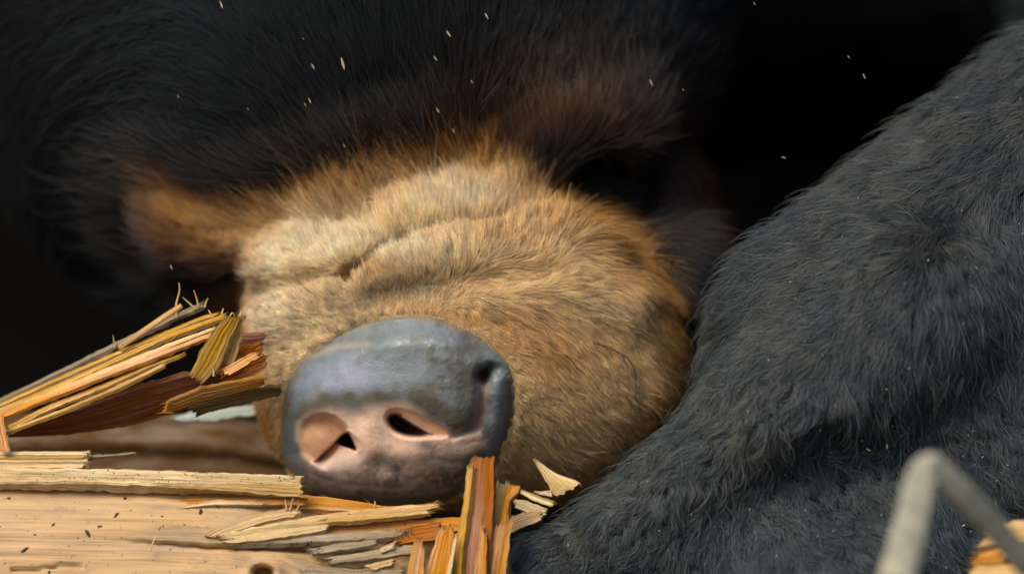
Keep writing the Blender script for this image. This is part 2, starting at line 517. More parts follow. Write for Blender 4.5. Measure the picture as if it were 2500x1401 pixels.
def coat_colour(px, py, P, is_leg):
    """the pattern of the coat: tan muzzle with cream fur, painted fold highlights and cheek shading, rusty rim, black head and legs"""
    n1 = vnoise(P, 70, 11); n2 = vnoise(P, 26, 12)
    sd = poly_inside(px + 22 * n1, py + 22 * n1 + 10 * n2, TAN)
    c = np.tile(C_BLACK, (len(px), 1))
    rust = sstep(-58, 12, sd)
    rust = np.maximum(rust, 0.62 * blob(px, py, 1350, 320, 160, 90))
    c = mixc(c, C_RUST, rust * 0.9)
    c = mixc(c, C_GREYBROWN, 0.42 * blob(px, py, 1410, 240, 160, 100))
    c = mixc(c, C_GREYBROWN, 0.36 * blob(px, py, 1620, 540, 60, 120))
    c = mixc(c, C_RUST * 0.45, 0.8 * blob(px, py, 1700, 480, 70, 200))
    c = mixc(c, C_GOLD, sstep(-25, 45, sd))
    c = mixc(c, C_TAN, sstep(25, 120, sd + 25 * n1))
    cream = (1.1 * blob(px, py, 770, 612, 140, 55) + 1.1 * blob(px, py, 1130, 505, 120, 50) + 1.0 * blob(px, py, 1010, 640, 140, 50)
             + 0.95 * blob(px, py, 660, 790, 110, 150) + 0.4 * blob(px, py, 850, 780, 110, 50) + 0.4 * blob(px, py, 930, 540, 90, 60) + 0.35 * blob(px, py, 1450, 760, 130, 60))
    c = mixc(c, C_CREAM, np.clip(cream * (1 + 0.4 * n1), 0, 1) * sstep(-5, 40, sd))  # cream fur that also paints highlights onto the fold tops
    gold = (0.95 * blob(px, py, 1320, 835, 130, 60) + 0.5 * blob(px, py, 1500, 560, 110, 60) + 0.6 * blob(px, py, 1640, 780, 60, 120)
            + 0.5 * blob(px, py, 1200, 560, 60, 30) + 0.6 * blob(px, py, 900, 670, 90, 20) + 0.5 * blob(px, py, 1080, 765, 160, 20))
    c = mixc(c, C_GOLD, np.clip(gold * (1 + 0.5 * n1), 0, 1) * sstep(0, 40, sd))
    gb = 0.6 * blob(px, py, 1010, 715, 110, 28) + 0.35 * blob(px, py, 1400, 1100, 250, 110) + 0.3 * blob(px, py, 870, 745, 100, 30)  # the blob on the lower right cheek paints shading into the fur
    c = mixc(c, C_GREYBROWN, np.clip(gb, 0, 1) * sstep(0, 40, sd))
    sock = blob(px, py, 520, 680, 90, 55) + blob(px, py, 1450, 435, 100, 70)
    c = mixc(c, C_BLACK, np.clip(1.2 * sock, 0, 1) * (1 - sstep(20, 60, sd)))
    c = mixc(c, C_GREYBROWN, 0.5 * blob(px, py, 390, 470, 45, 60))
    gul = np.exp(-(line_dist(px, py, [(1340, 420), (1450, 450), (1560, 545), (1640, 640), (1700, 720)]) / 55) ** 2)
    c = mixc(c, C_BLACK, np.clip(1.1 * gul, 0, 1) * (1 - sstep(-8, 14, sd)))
    lg = np.tile(C_LEG, (len(px), 1))
    dust = np.clip(0.55 * np.exp(-(line_dist(px, py, [(1420, 1230), (1800, 1010), (2050, 640), (2350, 330), (2500, 240)]) / 190) ** 2) + 0.35 * n1 + 0.3 * n2, 0, 1)
    lg = mixc(lg, np.array([0.085, 0.066, 0.042]), dust)
    return np.where(is_leg[:, None], lg, c)

V, F = surface_nets(body, (-2000, -420, -1100), (2500, 2900, 1700), 18.0)
_bx, _by = to_px(V)
_m = sstep(8, 45, poly_inside(_bx, _by, NOSE)) * (V[:, 1] < 420)      # room behind the nose leather for the nostrils
V[:, 1] += 330 * _m
isleg = leg(V) < head(V)
bpx, bpy_ = to_px(V)
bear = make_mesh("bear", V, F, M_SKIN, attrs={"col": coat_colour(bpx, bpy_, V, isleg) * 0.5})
tag(bear, "black bear with tan muzzle pressing its grey nose down onto the splintered log", "bear")

# ---- nose leather
def build_nose():
    st = 2.5
    xs = np.arange(672, 1274, st); ys = np.arange(760, 1244, st)
    X, Y = np.meshgrid(xs, ys, indexing='ij'); x = X.ravel(); y = Y.ravel()
    es = poly_inside(x, y, NOSE)
    e = es + 5 * vnoise(np.stack([x, y], 1), 26, 8) + 3 * vnoise(np.stack([x, y], 1), 9, 9)
    db = surf(head_base, x, y, n=70)
    Q = np.stack([x, y], 1)
    d = db - 36 * sstep(-6, 75, es) + 14 * (1 - sstep(-12, 6, es))
    # brow of the pad overhanging the nostrils
    brow = [(735, 1010), (790, 985), (860, 975), (935, 975), (1030, 985), (1120, 1025)]
    d -= 14 * np.exp(-(line_dist(x, y, [(a, b - 25) for a, b in brow]) / 50) ** 2)
    # front face set back under the brow
    front = sstep(-22, 30, poly_inside(x, y, [(735, 1030), (775, 1010), (830, 1004), (872, 1006), (925, 1000), (985, 995), (1110, 1052), (1170, 1075),
                                              (1130, 1130), (1080, 1190), (900, 1200), (760, 1160), (722, 1110)]))
    d += 8 * front
    # septum and lower lip relief
    d -= 12 * blob(x, y, 905, 1060, 32, 60) + 10 * blob(x, y, 1010, 1110, 90, 26)
    d += 9 * blob(x, y, 930, 1135, 30, 30) 
    # left nostril: pink wall, floor and hole
    L = [(731, 1062), (740, 1035), (772, 1016), (812, 1018), (845, 1046), (862, 1080), (872, 1108), (845, 1118), (800, 1134), (764, 1130), (738, 1104)]
    L = chaikin(L); eL = poly_inside(x, y, L); mL = sstep(-12, 12, eL)
    ax, ay, bx, by = 758, 1134, 842, 1054
    ln = math.hypot(bx - ax, by - ay)
    s = ((x - ax) * -(by - ay) + (y - ay) * (bx - ax)) / ln
    wall = 16 + 0.42 * np.clip(x - 735, 0, 130) - 12 * blob(x, y, 785, 1075, 40, 40)
    floor = 14 + 105 * np.exp(-np.clip(s, 0, 200) / 24)
    st_ = sstep(-2, 4, s)
    tt = ((x - ax) * (bx - ax) + (y - ay) * (by - ay)) / ln; mF = sstep(-30, 26, eL) * sstep(2, 26, tt) * (1 - sstep(ln - 14, ln + 6, tt - 0.35 * s)); d += mL * wall * (1 - st_) + st_ * floor * mF
    H = [(820, 1076), (848, 1048), (860, 1066), (876, 1104), (850, 1093), (828, 1086)]
    H = chaikin(H, 1); d += 260 * sstep(-2, 10, poly_inside(x, y, H))
    # right nostril
    R = [(940, 1022), (946, 1006), (962, 1000), (990, 1002), (1035, 1020), (1110, 1062), (1060, 1068), (1000, 1070), (962, 1058), (946, 1040)]
    R = chaikin(R); eR = poly_inside(x, y, R); mR = sstep(-8, 8, eR)
    RH = [(941, 1022), (948, 1008), (966, 1004), (985, 1010), (1012, 1028), (1045, 1048), (1072, 1064), (1000, 1069), (964, 1056), (947, 1038)]
    RH = chaikin(RH); eRH = poly_inside(x, y, RH)
    d += 14 * mR + 130 * sstep(-1, 20, eRH)
    d -= 55 * sstep(0, 10, eRH) * np.exp(-(line_dist(x, y, [(985, 1020), (1055, 1060)]) / 11) ** 2)
    # slit at the right wing of the nose
    sl = [(1196, 892), (1176, 915), (1168, 960), (1168, 1005), (1150, 1040), (1105, 1064)]
    ds = line_dist(x, y, sl)
    right = sstep(-4, 10, x - np.interp(y, [890, 960, 1005, 1040, 1064], [1180, 1166, 1164, 1146, 1104])) * sstep(880, 905, y) * (1 - sstep(1040, 1075, y))
    d += 34 * right * np.exp(-(ds / 26) ** 2) + 16 * np.exp(-(ds / 9) ** 2)
    d += 60 * blob(x, y, 1178, 918, 15, 17)
    d -= 8 * np.exp(-(line_dist(x, y, [(1222, 930), (1218, 1020), (1200, 1090)]) / 17) ** 2)
    d += 9 * np.exp(-(line_dist(x, y, [(1246, 940), (1244, 1040), (1220, 1110)]) / 9) ** 2)
    # wrinkles and dents in the leather
    d += 3 * np.exp(-(line_dist(x, y, [(770, 852), (860, 822), (930, 815)]) / 14) ** 2)
    d += 3 * np.exp(-(line_dist(x, y + 5 * vnoise(Q, 30, 71), [(1065, 852), (1120, 860), (1200, 852)]) / 11) ** 2)
    d += 2.4 * vnoise(Q, 48, 5) + 0.5 * vnoise(Q, 16, 6)
    # lip folds, creases and pores low on the nose
    lowm = sstep(1110, 1160, y)
    for pl, wdt, dp in [([(745, 1150), (800, 1172), (880, 1186), (960, 1188)], 7, 3.5), ([(900, 1205), (1000, 1204), (1090, 1186), (1140, 1150)], 8, 4), ([(880, 1110), (890, 1140), (915, 1170)], 8, 3),
                        ([(960, 1100), (985, 1135), (975, 1170)], 9, 3), ([(1060, 1120), (1100, 1135), (1150, 1120)], 8, 3), ([(712, 960), (700, 1040), (706, 1120)], 7, 3)]:
        d += dp * np.exp(-(line_dist(x + 6 * vnoise(Q, 28, 73), y + 6 * vnoise(Q, 24, 74), pl) / wdt) ** 2)
    d += (0.7 * vnoise(Q, 11, 75) + 2.0 * vnoise(Q, 26, 76)) * lowm
    d += 1.0 * vnoise(Q, 9, 77) * sstep(1000, 1120, x)
    # colour of the leather, with a painted sheen
    grey = srgb(112, 120, 124); dark = srgb(88, 84, 76); pink = srgb(248, 208, 182); mauve = srgb(214, 192, 182); flesh = srgb(244, 188, 144)
    c = np.tile(grey, (len(x), 1))
    n1 = vnoise(Q, 60, 21); n2 = vnoise(Q, 22, 22); n3 = vnoise(Q, 9, 23)
    c = mixc(c, srgb(98, 111, 108), np.clip(0.5 + n1, 0, 1) * 0.7)
    c = mixc(c, srgb(150, 154, 176), 0.65 * blob(x, y, 840, 930, 110, 50))  # sky sheen on the upper nose, painted as a lavender patch
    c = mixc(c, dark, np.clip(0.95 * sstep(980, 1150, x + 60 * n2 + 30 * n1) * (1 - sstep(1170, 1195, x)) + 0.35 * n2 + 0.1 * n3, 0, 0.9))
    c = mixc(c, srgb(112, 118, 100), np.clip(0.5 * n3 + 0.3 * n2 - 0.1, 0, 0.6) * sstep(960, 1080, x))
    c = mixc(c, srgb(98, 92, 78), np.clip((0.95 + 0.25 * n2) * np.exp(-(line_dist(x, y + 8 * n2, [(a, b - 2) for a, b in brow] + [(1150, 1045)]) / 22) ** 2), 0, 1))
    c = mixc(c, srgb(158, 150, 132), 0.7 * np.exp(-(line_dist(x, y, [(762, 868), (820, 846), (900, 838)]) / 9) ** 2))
    pk = sstep(-18, 22, poly_inside(x + 12 * n2, y + 12 * n1, [(735, 1035), (775, 1012), (812, 1008), (868, 1016), (895, 1000), (985, 988), (1110, 1056), (1180, 1050), (1190, 1085), (1100, 1110),
                                           (1040, 1150), (960, 1150), (900, 1160), (870, 1170), (800, 1165), (760, 1130), (735, 1100)]))
    c = mixc(c, pink, 0.9 * pk)
    low = sstep(1090, 1130, y) * sstep(690, 740, x)
    c = mixc(c, mauve, 0.55 * pk * low)
    c = mixc(c, srgb(196, 172, 156), np.clip(0.85 * sstep(1110, 1145, y) * (1 - sstep(1195, 1225, y)) * sstep(720, 790, x) * (0.8 + 0.7 * n2 + 0.4 * n1), 0, 1))
    c = mixc(c, mauve * 0.85, np.clip(0.85 * blob(x, y, 880, 1165, 150, 42) * (0.8 + 0.6 * n2), 0, 1))
    c = mixc(c, srgb(190, 168, 150), np.clip(0.7 * blob(x, y, 1060, 1110, 80, 40) * (0.9 + 0.5 * n2), 0, 1))
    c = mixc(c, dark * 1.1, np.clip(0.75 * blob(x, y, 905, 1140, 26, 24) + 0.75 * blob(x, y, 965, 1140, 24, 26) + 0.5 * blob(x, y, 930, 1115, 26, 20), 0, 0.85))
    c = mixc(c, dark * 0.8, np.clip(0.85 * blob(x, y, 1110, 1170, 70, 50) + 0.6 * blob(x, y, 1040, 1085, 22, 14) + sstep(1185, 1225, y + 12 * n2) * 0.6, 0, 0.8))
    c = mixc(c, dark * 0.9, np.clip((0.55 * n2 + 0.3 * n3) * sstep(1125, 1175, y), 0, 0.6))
    c = mixc(c, pink * 0.85, np.clip((0.6 * n1 - 0.5 * n3) * sstep(1100, 1150, y) * (1 - sstep(1170, 1205, y)), 0, 0.6))
    c = mixc(c, flesh, mL * (1 - st_) * 0.9)
    c = mixc(c, srgb(196, 164, 142), mF * st_ * 0.6)
    c = mixc(c, flesh, mR * (1 - sstep(0, 8, eRH)) * 0.9)
    c = mixc(c, srgb(104, 74, 64), np.maximum(sstep(-2, 10, eRH), sstep(-2, 8, poly_inside(x, y, H))))
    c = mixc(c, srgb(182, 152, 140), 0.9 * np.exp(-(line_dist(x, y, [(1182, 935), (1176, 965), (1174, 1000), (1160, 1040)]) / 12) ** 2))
    c = mixc(c, srgb(60, 40, 26), 0.9 * blob(x, y, 1176, 914, 15, 15) + 0.6 * blob(x, y, 1195, 978, 7, 6))
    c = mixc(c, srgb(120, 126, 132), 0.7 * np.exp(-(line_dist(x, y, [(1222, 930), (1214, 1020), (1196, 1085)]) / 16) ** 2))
    c = mixc(c, dark * 0.7, 0.85 * np.exp(-(line_dist(x, y, [(1246, 900), (1250, 960), (1240, 1050), (1215, 1120)]) / 13) ** 2))
    c = mixc(c, srgb(126, 104, 80), 0.75 * (1 - sstep(-2, 20, e + 6 * n2)))
    P = W(x, y, d)
    keep = (e > -9).reshape(X.shape)
    idx = np.arange(len(x)).reshape(X.shape)
    k = keep[:-1, :-1] & keep[1:, :-1] & keep[1:, 1:] & keep[:-1, 1:]
    F = np.stack([idx[:-1, :-1], idx[:-1, 1:], idx[1:, 1:], idx[1:, :-1]], -1)[k]
    used = np.unique(F); remap = np.full(len(x), -1); remap[used] = np.arange(len(used))
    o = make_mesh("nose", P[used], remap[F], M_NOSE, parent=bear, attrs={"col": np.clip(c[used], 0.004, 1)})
    o["label"] = "bare grey nose leather with pink nostrils"
build_nose()

# ---- fur
DIRS_HEAD = [(1000, 480, -.35, -.93), (700, 540, -.5, -.85), (450, 500, -.6, -.75), (1250, 440, -.2, -.95), (1400, 270, -.35, -.93), (900, 620, -.35, -.9),
             (1100, 620, -.25, -.95), (1300, 570, .25, -.85), (1450, 650, .85, .1), (1560, 700, .8, .45), (1500, 850, .72, .66), (1300, 850, .68, .7),
             (1350, 1050, .7, .68), (1150, 760, .6, .6), (1000, 730, -.1, -.6), (800, 760, -.6, -.6), (650, 800, -.9, -.1), (640, 1000, -.6, .6), (650, 660, -.7, -.4),
             (1620, 530, .4, .9), (1700, 700, .5, .9), (100, 300, -.4, .7), (200, 600, -.4, .8), (300, 100, -.5, .4), (800, 150, -.3, -.9), (1250, 100, -.2, -.9),
             (1300, 1180, .6, .8), (1270, 950, .75, .65), (1250, 700, .45, .1)]
DIRS_LEG = [(2050, 500, -.93, .12), (1850, 620, -.95, .1), (1760, 760, -.95, .2), (2250, 380, -.9, .2), (2450, 250, -.6, .6), (1950, 750, -.9, .25), (2150, 640, -.7, .5),
            (2250, 740, -.1, .95), (2420, 620, .15, .95), (2420, 850, .3, .92), (2150, 860, -.3, .9), (1750, 900, -.8, .5), (1900, 960, -.5, .8), (2250, 980, .5, .85),
            (1960, 1110, .5, .75), (2340, 1060, .5, .85), (1650, 1040, -.8, .5), (1474, 1224, -.8, .5), (1474, 1330, -.4, .9), (1310, 1270, -.8, .6), (1700, 1220, -.2, .9),
            (1850, 1320, .3, .8), (2100, 1350, .6, .7), (2400, 1300, .5, .8)]

def flow(px, py, table):
    t = np.array(table); vx = np.zeros(len(px)); vy = np.zeros(len(px)); ws = np.zeros(len(px))
    for cx, cy, dx, dy in t:
        w = 1.0 / (((px - cx) ** 2 + (py - cy) ** 2) + 1500.0) ** 1.5
        vx += w * dx; vy += w * dy; ws += w
    return vx / ws, vy / ws

def build_fur():
    me = bear.data
    me.calc_loop_triangles()
    nt = len(me.loop_triangles)
    tri = np.empty(nt * 3, dtype=np.int32); me.loop_triangles.foreach_get("vertices", tri); tri = tri.reshape(-1, 3)
    vn = np.empty(len(me.vertices) * 3, dtype=np.float32); me.vertices.foreach_get("normal", vn); vn = vn.reshape(-1, 3).astype(float)
    A, B, C = V[tri[:, 0]], V[tri[:, 1]], V[tri[:, 2]]
    cen = (A + B + C) / 3
    cr = np.cross(B - A, C - A); area = np.linalg.norm(cr, axis=1) / 2; nrm = cr / (2 * area[:, None] + 1e-9)
    cpx, cpy = to_px(cen)
    ok = (nrm[:, 1] < 0.35) & (cpx > -260) & (cpx < 2760) & (cpy > -260) & (cpy < 1640) & (cen[:, 1] < 1600)
    tl = isleg[tri].any(1)
    sdt = poly_inside(cpx, cpy, TAN)
    dens = np.where(tl, 0.13, np.where(sdt > -90, 0.26, 0.06))
    dens = np.where((~tl) & (np.abs(cpx - 1400) < 350) & (cpy < 460) & (cpy > 100), 0.12, dens)
    dens = dens * ok
    wts = dens * area
    N = int(wts.sum())
    ti = rng.choice(nt, size=N, p=wts / wts.sum())
    r1 = np.sqrt(rng.random(N)); r2 = rng.random(N)
    b0, b1, b2 = 1 - r1, r1 * (1 - r2), r1 * r2
    R = A[ti] * b0[:, None] + B[ti] * b1[:, None] + C[ti] * b2[:, None]
    Nn = vn[tri[ti, 0]] * b0[:, None] + vn[tri[ti, 1]] * b1[:, None] + vn[tri[ti, 2]] * b2[:, None]
    Nn /= np.linalg.norm(Nn, axis=1)[:, None] + 1e-9
    px, py = to_px(R)
    lg = tl[ti]
    en = poly_inside(px, py, NOSE)
    keep = lg | (en < 1) | (R[:, 1] > 420)
    R, Nn, px, py, lg, en = R[keep], Nn[keep], px[keep], py[keep], lg[keep], en[keep]
    N = len(R)
    sd = poly_inside(px, py, TAN)
    # length
    Lh = np.where(sd > 0, 40 + 45 * (1 - sstep(0, 150, sd)) * (py < 700), 105)
    Lh = np.where((px < 620) & (sd > -70), Lh * 0.7, Lh)
    Lh = Lh * np.where((py < 600) & (px < 1150), 1.2, 0.95) * np.where((px > 1150) & (py < 460), 0.72, 1.0)
    near = sstep(0, 140, -en)
    Lh = np.where(sd > 0, Lh * (0.5 + 0.5 * near), Lh)
    Lh = np.where((px < 720) & (sd > 0) & (py > 560), np.minimum(Lh, 26), Lh)
    Ll = 60 + 16 * vnoise(R, 200, 31) - 10 * (py > 950)
    Ll = np.where((px < 1480) & (py > 1200), 55, Ll)
    L = np.where(lg, Ll, Lh) * (0.65 + 0.6 * rng.random(N))
    # direction
    hx, hy = flow(px, py, DIRS_HEAD); lx, ly = flow(px, py, DIRS_LEG)
    dx = np.where(lg, lx, hx); dy = np.where(lg, ly, hy)
    D = np.stack([dx, np.where(lg, 0.0, 0.35), -dy], 1)
    cl = np.where(lg, 27.0, 20.0)
    wob = np.stack([vnoise(R, 60, 41), vnoise(R, 60, 42), vnoise(R, 60, 43)], 1) * np.where(lg, 0.42, 0.22)[:, None]
    wob2 = np.stack([vnoise(R, 22, 44), vnoise(R, 22, 45), vnoise(R, 22, 46)], 1) * np.where(lg, 0.38, 0.2)[:, None]
    D = D / (np.linalg.norm(D, axis=1)[:, None] + 1e-9) + wob + wob2 + rng.normal(0, 1, (N, 3)) * np.where(lg, 0.17, 0.15)[:, None]
    D -= (D * Nn).sum(1)[:, None] * Nn
    D /= np.linalg.norm(D, axis=1)[:, None] + 1e-9
    lift = np.where(lg, 0.38, 0.42) + 0.14 * rng.normal(0, 1, N)
    lift = np.clip(lift, 0.12, 0.95)
    stray = rng.random(N) < 0.02
    lift = np.where(stray, lift + 0.5, lift); L = np.where(stray, L * 1.3, L)
    # clumps: tips lean to a shared point in the cell they grow from
    cell = np.floor((R + vnoise(R, 90, 51)[:, None] * 10) / cl[:, None]).astype(np.int64)
    hsh = (cell[:, 0] * 73856093 ^ cell[:, 1] * 19349663 ^ cell[:, 2] * 83492791) & 0xfffff
    jit = np.stack([((hsh * k) % 9973) / 9973.0 for k in (7919, 6151, 3571)], 1)
    ctr = (cell + 0.2 + 0.6 * jit) * cl[:, None]
    pull = (ctr - R); pull -= (pull * Nn).sum(1)[:, None] * Nn
    cstr = np.where(lg, 0.68, 0.5) * (0.5 + 0.5 * rng.random(N))
    jd = np.stack([((hsh * k) % 9967) / 9967.0 - 0.5 for k in (4421, 8123, 2207)], 1)
    D = D + jd * np.where(lg, 0.95, 0.35)[:, None]
    D -= (D * Nn).sum(1)[:, None] * Nn
    D /= np.linalg.norm(D, axis=1)[:, None] + 1e-9
    side = np.cross(D, Nn) * ((((hsh * 6367) % 9973) / 9973.0 - 0.5) * np.where(lg, np.where(py > 900, 0.95, 0.55), 0.2))[:, None]
    clen = 0.8 + 0.45 * (((hsh * 2713) % 9973) / 9973.0)
    L = L * clen
    K = 5
    T = np.linspace(0, 1, K)
    pts = np.empty((N, K, 3))
    for i, t in enumerate(T):
        pts[:, i] = R - Nn * 3 + D * (L * (t * (0.88 + 0.12 * t)))[:, None] + Nn * (L * lift * (t - 0.55 * t * t))[:, None] + pull * (cstr * t ** 1.1)[:, None] + side * (L * math.sin(2.6 * t))[:, None]
    rad = np.where(lg, 0.74, np.where(sd > -60, 0.48, 0.8)) * (0.7 + 0.6 * rng.random(N))
    rads = rad[:, None] * np.array([1.0, 1.0, 0.9, 0.65, 0.22])[None, :]
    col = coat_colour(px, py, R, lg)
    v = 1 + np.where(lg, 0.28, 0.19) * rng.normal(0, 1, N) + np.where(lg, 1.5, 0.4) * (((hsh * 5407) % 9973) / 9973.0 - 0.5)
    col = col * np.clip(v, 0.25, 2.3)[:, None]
    pale = rng.random(N)
    col = np.where((lg & (pale < 0.07))[:, None], col * 0.4 + np.array([0.085, 0.085, 0.075]), col)
    col = np.where(((~lg) & (sd > 10) & (pale < 0.10))[:, None], col * 0.55 + np.array([0.36, 0.30, 0.21]), col)
    col = np.where(((~lg) & (sd > 10) & (pale > 0.95))[:, None], col * 0.3, col)
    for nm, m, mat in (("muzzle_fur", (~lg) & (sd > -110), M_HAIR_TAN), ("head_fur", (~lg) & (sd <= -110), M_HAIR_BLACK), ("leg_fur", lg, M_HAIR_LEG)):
        n = int(m.sum())
        cu = bpy.data.hair_curves.new(nm)
        cu.add_curves([K] * n)
        cu.attributes["position"].data.foreach_set("vector", (pts[m] * S).astype(np.float32).ravel())
        ra = cu.attributes.get("radius") or cu.attributes.new("radius", 'FLOAT', 'POINT')
        ra.data.foreach_set("value", (rads[m] * S).astype(np.float32).ravel())
        hc = cu.attributes.new("hcol", 'FLOAT_COLOR', 'CURVE')
        c4 = np.ones((n, 4), dtype=np.float32); c4[:, :3] = np.clip(col[m], 0.001, 0.95)
        hc.data.foreach_set("color", c4.ravel())
        cu.materials.append(mat)
        o = bpy.data.objects.new(nm, cu); sc.collection.objects.link(o); o.parent = bear
        o["kind"] = "stuff"
        print(nm, n)
build_fur()

# ---- whiskers: long dark bristles on the right cheek
def tube(name, pts, radii, mat, parent=None, sides=6, flat=1.0, color=None):
    """a swept tube through points in working units; flat squashes it in depth"""
    P = np.asarray(pts, float); n = len(P)
    # resample with Catmull-Rom
    Q = []; R = []
    seg = 5
    for i in range(n - 1):
        p0, p1, p2, p3 = P[max(i - 1, 0)], P[i], P[i + 1], P[min(i + 2, n - 1)]
        for k in range(seg + (i == n - 2)):
            t = k / seg
            Q.append(0.5 * ((2 * p1) + (p2 - p0) * t + (2 * p0 - 5 * p1 + 4 * p2 - p3) * t * t + (3 * p1 - p0 - 3 * p2 + p3) * t ** 3))
            R.append(radii[i] + (radii[i + 1] - radii[i]) * t)
    Q = np.array(Q); R = np.array(R); m = len(Q)
    T = np.gradient(Q, axis=0); T /= np.linalg.norm(T, axis=1)[:, None] + 1e-9
    up = np.array([0, 1.0, 0])
    X = np.cross(T, up); X /= np.linalg.norm(X, axis=1)[:, None] + 1e-9
    Y = np.cross(X, T)
    a = np.arange(sides) / sides * 2 * math.pi
    ring = Q[:, None] + (np.cos(a)[None, :, None] * X[:, None] + flat * np.sin(a)[None, :, None] * Y[:, None]) * R[:, None, None]
    Vt = ring.reshape(-1, 3)
    Fs = []
    for i in range(m - 1):
        for k in range(sides):
            Fs.append([i * sides + k, i * sides + (k + 1) % sides, (i + 1) * sides + (k + 1) % sides, (i + 1) * sides + k])
    Fs.append(list(range(sides))[::-1]); Fs.append(list(range((m - 1) * sides, m * sides)))
    cum = np.concatenate([[0], np.cumsum(np.linalg.norm(np.diff(Q, axis=0), axis=1))]) * S
    uv = np.stack([np.repeat(cum, sides), np.tile(a / 6.28 * R.mean() * 6 * S, m)], 1)
    return make_mesh(name, Vt, Fs, mat, parent, uv=uv, color=color)

M_WHISKER = mat_simple("dark_bristle", (0.02, 0.016, 0.012), 0.5)
for (x0, y0, x1, y1, x2, y2) in [(1448, 836, 1520, 870, 1538, 950), (1500, 838, 1548, 900, 1552, 980), (1540, 955, 1560, 985, 1566, 1020), (1375, 862, 1400, 885, 1412, 905), (1522, 960, 1545, 990, 1556, 1016)]:
    dd = surf(head, np.array([x0, x1, x2]), np.array([y0, y1, y2]))
    tube("whisker", [W(x0, y0, dd[0]), W(x1, y1, dd[1] - 42), W(x2, y2, dd[2] - 48)], [1.4, 1.2, 0.5], M_WHISKER, bear, 5)

# ------------------------------------------------------------------ the log and its splinters
K = 0.97
T_PALE = K * srgb(228, 186, 122); T_CREAM = K * srgb(238, 206, 150); T_ORANGE = K * srgb(216, 146, 58); T_DEEP = K * srgb(178, 104, 36)
T_GREY = K * srgb(176, 156, 126); T_OCHRE = K * srgb(216, 166, 86); T_RED = K * srgb(150, 84, 40)

def resample(pts, n):
    p = np.array(pts, float)
    q = W(p[:, 0], p[:, 1], p[:, 2])
    L = np.concatenate([[0], np.cumsum(np.linalg.norm(np.diff(q, axis=0), axis=1))])
    t = np.linspace(0, L[-1], n)
    return np.stack([np.interp(t, L, q[:, k]) for k in range(3)], 1), L[-1]

